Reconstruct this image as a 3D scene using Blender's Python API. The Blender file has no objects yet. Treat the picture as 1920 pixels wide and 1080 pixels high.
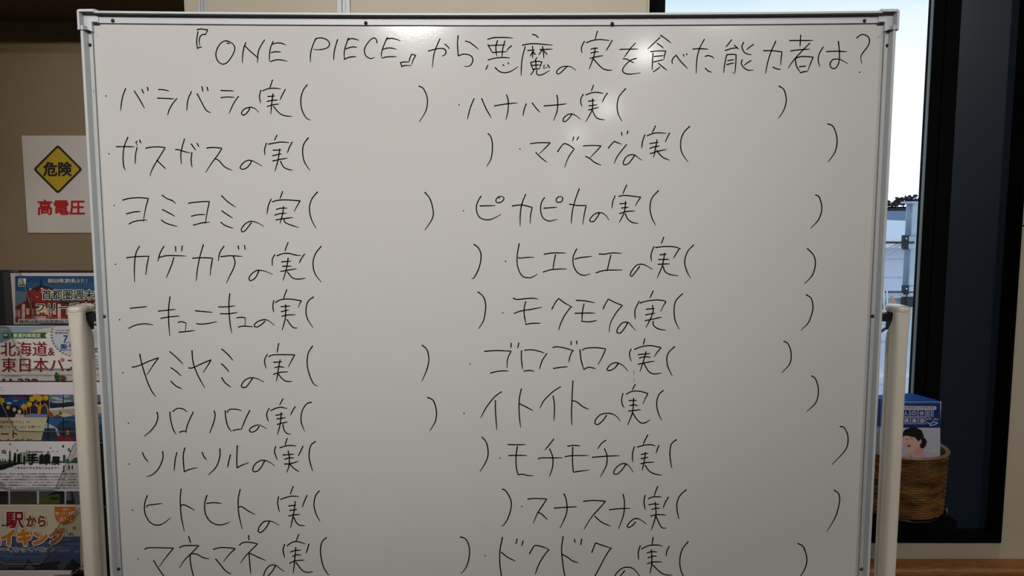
import bpy, bmesh, math, random
from mathutils import Vector, Matrix

# ------------------------------------------------------------------ camera, world, lights, exposure
FPX = 1387.0
TH = math.atan(0.0975)
CT, ST = math.cos(TH), math.sin(TH)
CAM = Vector((0.0, -1.115, 1.502))
sc = bpy.context.scene
COL = sc.collection
cam_d = bpy.data.cameras.new('camera')
cam_d.sensor_width = 36.0
cam_d.lens = FPX / 1920 * 36
cam_d.clip_start = 0.02
cam_d.clip_end = 400
cam = bpy.data.objects.new('camera', cam_d)
cam.location = CAM
cam.rotation_euler = (math.pi / 2 - TH, 0, 0)
COL.objects.link(cam)
sc.camera = cam
vs = sc.view_settings
vs.view_transform = 'Standard'
vs.look = 'None'
vs.gamma = 1.0
vs.use_curve_mapping = False
vs.exposure = 0.0


def world():
    w = bpy.data.worlds.new('sky')
    sc.world = w
    w.use_nodes = True
    n, l = w.node_tree.nodes, w.node_tree.links
    n.clear()
    out = n.new('ShaderNodeOutputWorld')
    bg = n.new('ShaderNodeBackground')
    tc = n.new('ShaderNodeTexCoord')
    sep = n.new('ShaderNodeSeparateXYZ')
    ramp = n.new('ShaderNodeValToRGB')
    e = ramp.color_ramp.elements
    e[0].position = 0.0
    e[0].color = (0.62, 0.64, 0.66, 1)
    e[1].position = 1.0
    e[1].color = (0.14, 0.22, 0.34, 1)
    for p, c in ((0.19, (0.50, 0.52, 0.53, 1)), (0.29, (0.27, 0.36, 0.42, 1)), (0.55, (0.20, 0.29, 0.38, 1))):
        x = ramp.color_ramp.elements.new(p)
        x.color = c
    noise = n.new('ShaderNodeTexNoise')
    noise.inputs['Scale'].default_value = 3.2
    noise.inputs['Detail'].default_value = 5
    cr = n.new('ShaderNodeValToRGB')
    cr.color_ramp.elements[0].position = 0.42
    cr.color_ramp.elements[0].color = (0, 0, 0, 1)
    cr.color_ramp.elements[1].position = 0.68
    cr.color_ramp.elements[1].color = (0.7, 0.7, 0.7, 1)
    mp = n.new('ShaderNodeMapping')
    mp.inputs['Scale'].default_value = (1, 1, 3)
    mix = n.new('ShaderNodeMixRGB')
    mix.inputs['Color2'].default_value = (0.46, 0.47, 0.48, 1)
    l.new(tc.outputs['Generated'], sep.inputs[0])
    l.new(sep.outputs['Z'], ramp.inputs['Fac'])
    l.new(tc.outputs['Generated'], mp.inputs['Vector'])
    l.new(mp.outputs[0], noise.inputs['Vector'])
    l.new(noise.outputs['Fac'], cr.inputs['Fac'])
    l.new(cr.outputs['Color'], mix.inputs['Fac'])
    l.new(ramp.outputs['Color'], mix.inputs['Color1'])
    l.new(mix.outputs[0], bg.inputs['Color'])
    bg.inputs['Strength'].default_value = 2.2
    l.new(bg.outputs[0], out.inputs[0])


world()


def area(name, loc, size, power, color=(1, 0.98, 0.95), shape='DISK', size_y=None, rot=(0, 0, 0), spread=180):
    d = bpy.data.lights.new(name, 'AREA')
    d.shape = shape
    d.size = size
    if size_y:
        d.size_y = size_y
    d.energy = power
    d.color = color
    d.spread = math.radians(spread)
    o = bpy.data.objects.new(name, d)
    o.location = loc
    o.rotation_euler = rot
    COL.objects.link(o)
    return o


CEIL = 2.72
# the ceiling lamps of the hall: a row of downlights over the aisle to the right of the camera,
# one lamp behind the board, and added fill lamps to the left and right
LAMPS = [(-0.05, 0.10, 5.2, 0.16), (0.99, -4.51, 7.5, 0.13), (1.06, -7.2, 10.0, 0.13),
         (0.97, -10.2, 13.0, 0.13), (1.64, -23.0, 26.0, 0.16), (-1.9, -2.2, 33.0, 0.16), (1.9, -1.6, 19.0, 0.16)]
for i, (lx, ly, lp, ls) in enumerate(LAMPS):
    area('ceiling_lamp_light', (lx, ly, CEIL - 0.022), ls, lp)
# spotlights on the ceiling in front of the board: place, aim, power, full cone angle, blend
SPOTS = [((-0.50, -2.80, 2.60), (-0.30, 0.0, 1.95), 200.0, 44, 1.0), ((1.03, -2.60, 2.60), (0.90, 0.2, 1.85), 50.0, 80, 1.0)]
for a_, b_, p_, ang_, bl_ in SPOTS:
    d_ = bpy.data.lights.new('spot_light', 'SPOT')
    d_.energy = p_
    d_.color = (1, 0.98, 0.95)
    d_.spot_size = math.radians(ang_)
    d_.spot_blend = bl_
    d_.shadow_soft_size = 0.045
    o_ = bpy.data.objects.new('spot_light', d_)
    dv = (Vector(b_) - Vector(a_)).normalized()
    o_.location = Vector(a_) + dv * 0.07
    o_.rotation_euler = dv.to_track_quat('-Z', 'Y').to_euler()
    COL.objects.link(o_)


# ------------------------------------------------------------------ helpers
def P(px, py, Y):
    """world point on the vertical plane y = Y that the photograph shows at px, py"""
    u, v = px - 960.0, py - 540.0
    d = (Y - CAM.y) / (FPX * CT - v * ST)
    return Vector((u * d, Y, CAM.z + (-FPX * ST - v * CT) * d))


def lin(c):
    return tuple((x / 255 / 12.92) if x / 255 <= 0.04045 else ((x / 255 + 0.055) / 1.055) ** 2.4 for x in c)


_m = {}


def mat(name, rgb, rough=0.6, metal=0.0, var=0.06, scale=12.0, bump=0.0, spec=0.5, bscale=None, coat=0.0, stretch=None):
    """principled material whose colour is gently varied by noise in object space"""
    if name in _m:
        return _m[name]
    m = bpy.data.materials.new(name)
    m.use_nodes = True
    n, l = m.node_tree.nodes, m.node_tree.links
    b = n['Principled BSDF']
    b.inputs['Roughness'].default_value = rough
    b.inputs['Metallic'].default_value = metal
    b.inputs['Specular IOR Level'].default_value = spec
    b.inputs['Coat Weight'].default_value = coat
    tc = n.new('ShaderNodeTexCoord')
    mp = n.new('ShaderNodeMapping')
    if stretch:
        mp.inputs['Scale'].default_value = stretch
    ns = n.new('ShaderNodeTexNoise')
    ns.inputs['Scale'].default_value = scale
    ns.inputs['Detail'].default_value = 4
    rp = n.new('ShaderNodeValToRGB')
    c = lin(rgb)
    rp.color_ramp.elements[0].position = 0.3
    rp.color_ramp.elements[1].position = 0.7
    rp.color_ramp.elements[0].color = (*[max(0, x * (1 - var)) for x in c], 1)
    rp.color_ramp.elements[1].color = (*[min(1, x * (1 + var)) for x in c], 1)
    l.new(tc.outputs['Object'], mp.inputs[0])
    l.new(mp.outputs[0], ns.inputs['Vector'])
    l.new(ns.outputs['Fac'], rp.inputs['Fac'])
    l.new(rp.outputs[0], b.inputs['Base Color'])
    if bump:
        bn = n.new('ShaderNodeTexNoise')
        bn.inputs['Scale'].default_value = bscale or scale * 6
        bn.inputs['Detail'].default_value = 3
        l.new(mp.outputs[0], bn.inputs['Vector'])
        bp = n.new('ShaderNodeBump')
        bp.inputs['Strength'].default_value = bump
        bp.inputs['Distance'].default_value = 0.002
        l.new(bn.outputs['Fac'], bp.inputs['Height'])
        l.new(bp.outputs[0], b.inputs['Normal'])
    _m[name] = m
    return m


def ink(rgb):
    """printed colour"""
    k = 'print_%d_%d_%d' % tuple(rgb)
    return mat(k, rgb, rough=0.45, var=0.05, scale=30)


def link(name, me, parent=None, smooth=False, **props):
    o = bpy.data.objects.new(name, me)
    COL.objects.link(o)
    if parent is not None:
        o.parent = parent
        o.matrix_parent_inverse = Matrix.Identity(4)
        # geometry is written in world coordinates; take the parent's location out
        me.transform(Matrix.Translation(-world_loc(parent)))
    if smooth:
        for p in me.polygons:
            p.use_smooth = True
    for k, v in props.items():
        o[k] = v
    return o


def world_loc(o):
    v = Vector((0, 0, 0))
    while o is not None:
        v += Vector(o.location)
        o = o.parent
    return v


def thing(name, label, cat, loc=(0, 0, 0), group=None):
    o = bpy.data.objects.new(name, None)
    o.empty_display_size = 0.05
    COL.objects.link(o)
    o.location = loc
    o['label'] = label
    o['category'] = cat
    if group:
        o['group'] = group
    return o


class G:
    """collects geometry (world coordinates) with several materials"""

    def __init__(s):
        s.v, s.f, s.mi, s.mats = [], [], [], []

    def m(s, m):
        if m not in s.mats:
            s.mats.append(m)
        return s.mats.index(m)

    def add(s, vs_, fs, m):
        k = len(s.v)
        i = s.m(m)
        s.v += [tuple(x) for x in vs_]
        for f in fs:
            s.f.append([a + k for a in f])
            s.mi.append(i)
        return s

    def box(s, a, b, m):
        x0, y0, z0 = [min(p, q) for p, q in zip(a, b)]
        x1, y1, z1 = [max(p, q) for p, q in zip(a, b)]
        v = [(x0, y0, z0), (x1, y0, z0), (x1, y1, z0), (x0, y1, z0), (x0, y0, z1), (x1, y0, z1), (x1, y1, z1), (x0, y1, z1)]
        return s.add(v, [(0, 3, 2, 1), (4, 5, 6, 7), (0, 1, 5, 4), (1, 2, 6, 5), (2, 3, 7, 6), (3, 0, 4, 7)], m)

    def bbox(s, a, b, m, r=0.003):
        """box with chamfered edges"""
        bm = bmesh.new()
        bmesh.ops.create_cube(bm, size=1)
        a, b = Vector(a), Vector(b)
        for v in bm.verts:
            v.co = Vector([(a[i] + b[i]) / 2 + v.co[i] * abs(b[i] - a[i]) for i in range(3)])
        bmesh.ops.bevel(bm, geom=bm.edges[:], offset=r, segments=2, affect='EDGES', profile=0.6)
        return s.bm(bm, m)

    def bm(s, bm, m):
        bm.verts.index_update()
        s.add([v.co[:] for v in bm.verts], [[v.index for v in f.verts] for f in bm.faces], m)
        bm.free()
        return s

    def rings(s, rings, m, cap=True, closed=True):
        n = len(rings[0])
        v = [p for r in rings for p in r]
        f = []
        for i in range(len(rings) - 1):
            for j in range(n if closed else n - 1):
                a, b = i * n + j, i * n + (j + 1) % n
                f.append((a, b, b + n, a + n))
        if cap:
            f.append(tuple(range(n))[::-1])
            f.append(tuple((len(rings) - 1) * n + j for j in range(n)))
        return s.add(v, f, m)

    def tube(s, a, b, r, m, n=12, r2=None):
        a, b = Vector(a), Vector(b)
        d = (b - a).normalized()
        u = d.orthogonal().normalized()
        w = d.cross(u)
        rs = []
        for p, q in ((a, r), (b, r2 or r)):
            rs.append([p + (u * math.cos(t) + w * math.sin(t)) * q for t in [2 * math.pi * k / n for k in range(n)]])
        return s.rings(rs, m)

    def sphere(s, c, r, m, sx=1, sy=1, sz=1, sub=2, jit=0.0, rng=None):
        bm = bmesh.new()
        bmesh.ops.create_icosphere(bm, subdivisions=sub, radius=r)
        for v in bm.verts:
            k = 1 + (rng.uniform(-jit, jit) if rng else 0)
            v.co = Vector((c[0] + v.co.x * sx * k, c[1] + v.co.y * sy * k, c[2] + v.co.z * sz * k))
        return s.bm(bm, m)

    def mesh(s, name):
        me = bpy.data.meshes.new(name)
        me.from_pydata(s.v, [], s.f)
        for m in s.mats:
            me.materials.append(m)
        me.polygons.foreach_set('material_index', s.mi)
        me.update()
        bm = bmesh.new()
        bm.from_mesh(me)
        bmesh.ops.recalc_face_normals(bm, faces=bm.faces[:])
        bm.to_mesh(me)
        bm.free()
        return me

    def obj(s, name, parent=None, smooth=False, **props):
        me = s.mesh(name)
        o = link(name, me, parent, **props)
        if smooth:
            for p in me.polygons:
                p.use_smooth = True
            me.set_sharp_from_angle(angle=math.radians(38))
        return o


def catmull(pts, k=5):
    if len(pts) < 3:
        return pts
    out = []
    n = len(pts)
    for i in range(n - 1):
        p0 = pts[max(i - 1, 0)]
        p1, p2 = pts[i], pts[i + 1]
        p3 = pts[min(i + 2, n - 1)]
        for j in range(k):
            t = j / k
            out.append(tuple(0.5 * (2 * p1[c] + (p2[c] - p0[c]) * t + (2 * p0[c] - 5 * p1[c] + 4 * p2[c] - p3[c]) * t * t
                                    + (3 * p1[c] - p0[c] - 3 * p2[c] + p3[c]) * t ** 3) for c in (0, 1)))
    out.append(pts[-1])
    return out


def smooth_path(pts):
    """Catmull-Rom through the points, broken where the pen turns sharply"""
    segs, cur = [], [pts[0]]
    for i in range(1, len(pts) - 1):
        a = (pts[i][0] - pts[i - 1][0], pts[i][1] - pts[i - 1][1])
        b = (pts[i + 1][0] - pts[i][0], pts[i + 1][1] - pts[i][1])
        la, lb = math.hypot(*a) or 1e-6, math.hypot(*b) or 1e-6
        cur.append(pts[i])
        if (a[0] * b[0] + a[1] * b[1]) / la / lb < 0.42:
            segs.append(cur)
            cur = [pts[i]]
    cur.append(pts[-1])
    segs.append(cur)
    out = []
    for s_ in segs:
        c = catmull(s_)
        out += c if not out else c[1:]
    return out


def ribbon(g, pts, w, Y, m, taper=True, rng=None):
    """a pen stroke in pixel space laid on the plane y = Y; w in pixels"""
    pts = smooth_path(pts) if len(pts) > 2 else list(pts)
    if len(pts) == 2:
        (x0, y0), (x1, y1) = pts
        pts = [(x0 + (x1 - x0) * t / 4, y0 + (y1 - y0) * t / 4) for t in range(5)]
    n = len(pts)
    L, R = [], []
    for i, p in enumerate(pts):
        a, b = pts[max(i - 1, 0)], pts[min(i + 1, n - 1)]
        dx, dy = b[0] - a[0], b[1] - a[1]
        ln = math.hypot(dx, dy) or 1
        nx, ny = -dy / ln, dx / ln
        t = i / (n - 1)
        h = w / 2
        if taper:
            h *= (1.12 if t < 0.06 else 1.0) * (1.0 if t < 0.75 else 1.0 - 0.45 * (t - 0.75) / 0.25)
        L.append((p[0] + nx * h, p[1] + ny * h))
        R.append((p[0] - nx * h, p[1] - ny * h))
    vs_ = [P(*q, Y) for q in L] + [P(*q, Y) for q in R]
    g.add(vs_, [(i, i + 1, n + i + 1, n + i) for i in range(n - 1)], m)
    # rounded ends
    for c, r in ((pts[0], w * 0.56), (pts[-1], w * (0.28 if taper else 0.5))):
        g.add([P(c[0] + r * math.cos(t), c[1] + r * math.sin(t), Y) for t in [math.pi * 2 * k / 8 for k in range(8)]],
              [tuple(range(8))], m)


_tcache = {}


def text2d(s, off=0.0):
    k = (s, off)
    if k in _tcache:
        return _tcache[k]
    c = bpy.data.curves.new('lettering', 'FONT')
    c.body = s
    c.offset = off
    c.resolution_u = 3
    o = bpy.data.objects.new('lettering', c)
    COL.objects.link(o)
    bpy.context.view_layer.update()
    me = bpy.data.meshes.new_from_object(o.evaluated_get(bpy.context.evaluated_depsgraph_get()))
    vs_ = [(v.co.x, v.co.y) for v in me.vertices]
    fs = [list(p.vertices) for p in me.polygons]
    bpy.data.objects.remove(o)
    bpy.data.curves.remove(c)
    bpy.data.meshes.remove(me)
    _tcache[k] = (vs_, fs)
    return _tcache[k]


class Art:
    """flat print in pixel space on the plane y = Y, stacked towards the viewer in 0.15 mm steps"""

    def __init__(s, Y, clip=None):
        s.g, s.Y, s.k = G(), Y, 0
        s.clip = clip

    def _y(s):
        s.k += 1
        return s.Y - 0.00003 * s.k

    def poly(s, pts, rgb):
        y = s._y()
        if s.clip:
            x0, y0, x1, y1 = s.clip
            pts = [(min(max(x, x0), x1), min(max(yy, y0), y1)) for x, yy in pts]
        s.g.add([P(x, yy, y) for x, yy in pts], [tuple(range(len(pts)))], ink(rgb))
        return s

    def rect(s, x0, y0, x1, y1, rgb):
        return s.poly([(x0, y0), (x1, y0), (x1, y1), (x0, y1)], rgb)

    def ell(s, cx, cy, rx, ry, rgb, n=20, a0=0, a1=360):
        return s.poly([(cx + rx * math.cos(math.radians(a0 + (a1 - a0) * k / n)), cy + ry * math.sin(math.radians(a0 + (a1 - a0) * k / n))) for k in range(n)], rgb)

    def line(s, pts, w, rgb):
        y = s._y()
        ribbon(s.g, pts, w, y, ink(rgb), taper=False)
        return s

    def text(s, t, box, rgb, bold=0.0, outline=None, ow=0.05, rot=0.0):
        x0, y0, x1, y1 = box
        base, _ = text2d(t, 0.0)
        ax, bx = min(v[0] for v in base), max(v[0] for v in base)
        ay, by = min(v[1] for v in base), max(v[1] for v in base)
        cx, cy = (x0 + x1) / 2, (y0 + y1) / 2
        ca, sa = math.cos(rot), math.sin(rot)
        small = (y1 - y0) < 6.5
        em = (y1 - y0) / max(by - ay, 0.5)
        vs_, fs = base, _
        for o, c in (((bold + ow, outline),) if outline else ()) + ((bold, rgb),):
            y = s._y()
            o = max(o, 0) * em
            if o == 0:
                offs = [(0, 0)]
            elif small and c == rgb:
                offs = [(-o, 0), (o, 0)]
            else:
                q = 12 if c != rgb else 8
                offs = [(0, 0)] + [(o * math.cos(2 * math.pi * k / q), o * math.sin(2 * math.pi * k / q)) for k in range(q)]
            for io, (dx, dy) in enumerate(offs):
                pts = []
                for vx, vy in vs_:
                    X = x0 + (vx - ax) / (bx - ax) * (x1 - x0) - cx
                    Y_ = y1 - (vy - ay) / (by - ay) * (y1 - y0) - cy
                    X, Y_ = cx + X * ca - Y_ * sa + dx, cy + X * sa + Y_ * ca + dy
                    if s.clip:
                        X = min(max(X, s.clip[0]), s.clip[2])
                        Y_ = min(max(Y_, s.clip[1]), s.clip[3])
                    pts.append(P(X, Y_, y - 0.000002 * io))
                s.g.add(pts, fs, ink(c))
        return s

    def done(s, name, parent, **kw):
        me = bpy.data.meshes.new(name)
        g = s.g
        me.from_pydata(g.v, [], g.f)
        for m in g.mats:
            me.materials.append(m)
        me.polygons.foreach_set('material_index', g.mi)
        me.update()
        return link(name, me, parent, **kw)


# ------------------------------------------------------------------ materials
def board_mat():
    m = mat('whiteboard_enamel', (206, 204, 200), rough=0.17, var=0.012, scale=2.2, spec=0.5)
    n, l = m.node_tree.nodes, m.node_tree.links
    b = n['Principled BSDF']
    tc = n.new('ShaderNodeTexCoord')
    a = n.new('ShaderNodeTexNoise')
    a.inputs['Scale'].default_value = 7.0
    a.inputs['Detail'].default_value = 3
    r = n.new('ShaderNodeMapRange')
    r.inputs['To Min'].default_value = 0.075
    r.inputs['To Max'].default_value = 0.115
    l.new(tc.outputs['Object'], a.inputs['Vector'])
    l.new(a.outputs['Fac'], r.inputs['Value'])
    l.new(r.outputs[0], b.inputs['Roughness'])
    f = n.new('ShaderNodeTexNoise')
    f.inputs['Scale'].default_value = 260
    l.new(tc.outputs['Object'], f.inputs['Vector'])
    bp = n.new('ShaderNodeBump')
    bp.inputs['Strength'].default_value = 0.03
    bp.inputs['Distance'].default_value = 0.001
    l.new(f.outputs['Fac'], bp.inputs['Height'])
    l.new(bp.outputs[0], b.inputs['Normal'])
    return m


M_board = board_mat()
M_rail = mat('anodised_rail', (196, 200, 201), rough=0.42, var=0.02, scale=30, stretch=(1, 1, 1))
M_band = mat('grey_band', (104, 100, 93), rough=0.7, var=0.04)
M_cap = mat('corner_plastic', (200, 202, 208), rough=0.38, var=0.02, scale=20, bump=0.05)
M_gasket = mat('black_gasket', (38, 32, 28), rough=0.8)
M_post = mat('cream_post_paint', (220, 210, 194), rough=0.5, var=0.02, scale=14, bump=0.06, bscale=300)
M_postcap = mat('cream_cap_plastic', (222, 214, 202), rough=0.28, var=0.02)
M_black = mat('black_painted_metal', (10, 10, 11), rough=0.45, var=0.1)
M_screw = mat('black_screw', (14, 13, 12), rough=0.16, metal=0.0, spec=0.9, coat=0.6)
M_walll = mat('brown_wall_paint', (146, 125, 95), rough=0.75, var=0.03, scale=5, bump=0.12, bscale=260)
M_wall = mat('beige_wall_paint', (178, 166, 148), rough=0.75, var=0.03, scale=5, bump=0.12, bscale=260)
M_wallg = mat('grey_wall_panel', (170, 168, 172), rough=0.6, var=0.02, scale=5, bump=0.05, bscale=260)
M_joint = mat('aluminium_joint', (150, 150, 150), rough=0.4, metal=0.3, var=0.05, stretch=(30, 30, 1))
M_dark = mat('dark_groove', (34, 28, 24), rough=0.9)
M_wframe = mat('black_window_frame', (6, 6, 7), rough=0.8, var=0.2, spec=0.08)
M_navy = mat('navy_panel', (25, 36, 50), rough=0.4, var=0.04, scale=8, spec=0.45)
M_lite = mat('grey_sealing_bead', (120, 128, 130), rough=0.5)
M_acr_edge = mat('acrylic_edge', (112, 110, 104), rough=0.25, var=0.08)
M_paper = mat('white_paper', (205, 197, 202), rough=0.5, var=0.015)
M_rack = mat('black_rack', (9, 8, 8), rough=0.5, var=0.1)
M_rackp = mat('rack_side_plastic', (44, 40, 34), rough=0.5, var=0.1)
M_floor = mat('hall_floor_tile', (84, 76, 66), rough=0.5, var=0.05, scale=3)
M_ceil = mat('ceiling_board', (205, 200, 190), rough=0.8, var=0.03, scale=6, bump=0.2)
M_ink = mat('marker_ink', (9, 9, 9), spec=0.06, rough=0.9, var=0.2, scale=60)
M_inkf = mat('marker_ink_faint', (70, 68, 66), rough=0.7, var=0.2, scale=90)


def wood_mat():
    m = mat('ledge_wood', (150, 92, 44), rough=0.45, var=0.0)
    n, l = m.node_tree.nodes, m.node_tree.links
    b = n['Principled BSDF']
    tc = n.new('ShaderNodeTexCoord')
    mp = n.new('ShaderNodeMapping')
    mp.inputs['Scale'].default_value = (4, 60, 60)
    a = n.new('ShaderNodeTexNoise')
    a.inputs['Scale'].default_value = 6
    a.inputs['Detail'].default_value = 8
    a.inputs['Roughness'].default_value = 0.7
    r = n.new('ShaderNodeValToRGB')
    r.color_ramp.elements[0].position = 0.35
    r.color_ramp.elements[0].color = (*lin((112, 66, 28)), 1)
    r.color_ramp.elements[1].position = 0.68
    r.color_ramp.elements[1].color = (*lin((182, 122, 66)), 1)
    l.new(tc.outputs['Object'], mp.inputs[0])
    l.new(mp.outputs[0], a.inputs['Vector'])
    l.new(a.outputs['Fac'], r.inputs['Fac'])
    l.new(r.outputs[0], b.inputs['Base Color'])
    return m


def glass(name, tint=(1, 1, 1), refl=0.06, rough=0.02):
    """thin clear sheet: mostly transparent with a faint glossy reflection"""
    m = bpy.data.materials.new(name)
    m.use_nodes = True
    n, l = m.node_tree.nodes, m.node_tree.links
    n.clear()
    out = n.new('ShaderNodeOutputMaterial')
    t = n.new('ShaderNodeBsdfTransparent')
    t.inputs[0].default_value = (*tint, 1)
    g = n.new('ShaderNodeBsdfGlossy')
    g.inputs['Roughness'].default_value = rough
    lw = n.new('ShaderNodeLayerWeight')
    lw.inputs['Blend'].default_value = 0.25
    mr = n.new('ShaderNodeMath')
    mr.operation = 'MULTIPLY'
    ns = n.new('ShaderNodeTexNoise')
    ns.inputs['Scale'].default_value = 3
    mr.inputs[1].default_value = refl * 3
    mx = n.new('ShaderNodeMixShader')
    l.new(lw.outputs['Fresnel'], mr.inputs[0])
    l.new(mr.outputs[0], mx.inputs[0])
    l.new(t.outputs[0], mx.inputs[1])
    l.new(g.outputs[0], mx.inputs[2])
    l.new(mx.outputs[0], out.inputs[0])
    return m


M_glass = glass('window_glass', (0.95, 0.98, 1.0), 0.05)
M_acr = glass('clear_acrylic', (0.86, 0.86, 0.85), 0.22, 0.08)
M_wood = wood_mat()

# ------------------------------------------------------------------ room shell
YW = 0.605      # front of the main wall
YR = 0.965      # recessed wall on the left
YO = YW + 0.05  # the black panels in the opening
ZF, ZC = 0.0, CEIL


def X(px, py, Y):
    return P(px, py, Y).x


def Z(py, Y):
    return P(960, py, Y).z


def struct(g, name, **kw):
    return g.obj(name, kind='structure', **kw)


XE, XW, YB = 6.0, -5.0, -27.0
ZT = ZC + 0.15
struct(G().box((XW, YB, -0.1), (XE, YW + 0.6, 0), M_floor), 'floor')
struct(G().box((XW - 0.1, YB, ZC), (XE + 0.1, YW, ZC + 0.1), M_ceil), 'ceiling')
struct(G().box((XW - 0.15, YB, 0), (XW, YW + 0.4, ZT), M_wall), 'wall_left')
struct(G().box((XE, YB, 0), (XE + 0.15, YW, ZT), M_wall), 'wall_right')
struct(G().box((XW, YB - 0.15, 0), (XE, YB, ZT), M_wall), 'wall_front')

xr = X(345.5, 10, YW)            # where the recess ends
xo0 = X(1218.5, 0, YW)           # opening left
xo1 = X(1916.5, 400, YW)         # opening right
zo0 = Z(1016, YW)                # opening bottom
zo1 = 2.35
zl = P(100, -40, YW).z           # underside of the lintel over the recess
w = G()
# main wall right of the recess, made of panels between metal joints
x_a, x_b = X(370, 10, YW), X(388, 10, YW)
x_c, x_d = X(632, 10, YW), X(657, 10, YW)
w.box((xr, YW, 0), (x_a, YW + 0.25, ZC), M_wall)
w.box((x_a, YW + 0.012, 0), (x_b, YW + 0.25, ZC), M_dark)
w.box((x_b, YW, 0), (x_c, YW + 0.25, ZC), M_wall)
w.box((x_c, YW + 0.012, 0), (x_d, YW + 0.25, ZC), M_dark)
x_e, x_f = X(1212, 10, YW), xo0
w.box((x_d, YW, 0), (x_e, YW + 0.25, ZC), M_wall)
struct(w, 'wall_back')
w = G()
w.box((x_e, YW + 0.004, 0), (x_f, YW + 0.25, ZC), M_wall)
struct(w, 'trim_3')
w = G()
w.box((xo0, YW, 0), (xo1, YW + 0.25, zo0), M_wall)
w.box((xo0, YW, zo1), (xo1, YW + 0.25, ZC), M_wall)
zs = Z(423.5, YW)
w.box((xo1, YW, 0), (XE, YW + 0.25, zs - 0.002), mat('beige_wall_lightened', (196, 182, 158), rough=0.75, var=0.03, scale=5, bump=0.12, bscale=260))  # wall beige made lighter here in place of stronger light
w.box((xo1, YW + 0.006, zs - 0.002), (XE, YW + 0.25, zs + 0.002), M_dark)
w.box((xo1, YW, zs + 0.002), (XE, YW + 0.25, ZC), M_wallg)
struct(w, 'wall_right_of_window')
# metal joints
for i, (xa, xb) in enumerate(((x_a, x_b), (x_c, x_d))):
    w = G()
    wd = xb - xa
    w.box((xa, YW + 0.001, 0.0), (xa + wd * 0.34, YW + 0.02, ZC), M_joint)
    w.box((xa + wd * 0.40, YW - 0.0005, 0.0), (xa + wd * 0.60, YW + 0.02, ZC), M_joint)
    w.box((xa + wd * 0.60, YW + 0.003, 0.0), (xb - wd * 0.06, YW + 0.02, ZC), M_joint)
    struct(w, 'trim_%d' % (i + 1))
# recess
w = G()
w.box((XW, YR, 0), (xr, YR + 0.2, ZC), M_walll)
struct(w, 'wall_back_left')
struct(G().box((XW, YW, zl), (xr, YR, ZC), mat('shade_darkened_soffit', (88, 68, 42), rough=0.85, var=0.04)), 'trim_4')  # soffit colour darkened so its bounce-lit underside reads as shade

# wooden ledge along the wall under the window
zt = Z(1047.5, YW)
w = G()
prof = [(0.0, 0.0), (-0.03, 0.0), (-0.04, -0.003), (-0.046, -0.010), (-0.048, -0.020), (-0.044, -0.030), (-0.030, -0.036), (-0.022, -0.05), (-0.020, -0.12), (0.0, -0.12)]
w.rings([[(x, YW + a, zt + b) for a, b in prof] for x in (xr + 0.001, XE)], M_wood)
struct(w, 'trim_5', smooth=True)

# ---- window and black panels in the opening
YG = YO + 0.016
xg0 = X(1247, 0, YO)
xg1 = P(1755, 0, YO).x
zg0 = Z(880, YO)
xj1 = P(1783, 360, YO).x    # jamb / navy panel border
win = bpy.data.objects.new('window_1', None)
COL.objects.link(win)
win.location = ((xg0 + xg1) / 2, YO, zg0)
win['kind'] = 'structure'
G().box((xg0, YG, zg0), (xg1, YG + 0.006, zo1), M_glass).obj('window_pane', win)
f = G()
f.box((xo0, YO - 0.004, zo0), (xg0, YO + 0.03, zo1), M_wframe)
f.obj('window_frame', win)
f = G()
xm = xg1 + (xj1 - xg1) * 0.42
f.box((xg1, YO + 0.003, zo0), (xm - 0.001, YO + 0.03, zo1), M_wframe)
f.box((xm + 0.001, YO - 0.001, zo0), (xj1, YO + 0.03, zo1), M_wframe)
f.box((xm - 0.001, YO + 0.010, zo0), (xm + 0.001, YO + 0.025, zo1), M_rackp)
f.obj('window_frame', win)
f = G()
f.box((xg1 - 0.0022, YO + 0.006, zg0), (xg1, YO + 0.0155, zo1), M_lite)
f.obj('window_bead', win)
f = G()
f.box((xg0, YO, zo0), (xg1, YO + 0.03, zg0), M_wframe)
f.box((xg0, YO, zo1 - 0.04), (xg1, YO + 0.03, zo1), M_wframe)
f.obj('window_rail', win)
# opening lining
f = G()
xn1 = P(1890, 400, YO).x
f.box((xj1, YO, zo0), (xn1, YO + 0.02, zo1), M_navy)
f.obj('navy_panel', win, label='dark navy sheet panel')
f = G()
f.box((xn1, YO - 0.02, zo0), (xo1 + 0.0, YO + 0.02, zo1), M_wframe)
f.box((xo1 - 0.004, YW - 0.003, zo0), (xo1 + 0.0005, YO, zo1), M_wframe)
f.box((xo0, YW - 0.002, zo0 - 0.002), (xo1, YO + 0.02, zo0 + 0.012), M_wframe)
f.box((xn1 - 0.003, YO - 0.012, zo0), (xn1, YO, zo1), M_rackp)
f.obj('window_lining', win)

# ------------------------------------------------------------------ the view outside
M_bw = mat('pale_siding', (206, 216, 238), rough=0.6, var=0.04, scale=0.8)
M_bw2 = mat('white_roof_sheet', (226, 230, 236), rough=0.6, var=0.03)
M_slate = mat('blue_grey_roof', (92, 116, 144), rough=0.7, var=0.12, scale=2, stretch=(8, 1, 1))
M_steel = mat('galvanised_steel', (178, 196, 212), rough=0.6, metal=0.0, var=0.15, scale=6)
M_steeld = mat('dark_steel', (34, 42, 50), rough=0.6, var=0.1)
M_pipe = mat('pale_pipe', (216, 220, 228), rough=0.5, var=0.03)
M_leaf = mat('dark_foliage', (44, 56, 66), rough=0.9, var=0.5, scale=3)
M_leaf2 = mat('reddish_foliage', (64, 52, 54), rough=0.9, var=0.4, scale=3)
M_asph = mat('yard_ground', (110, 112, 114), rough=0.9, var=0.1, scale=0.6)
M_orange = mat('orange_sleeve', (205, 150, 118), rough=0.7)


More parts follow.
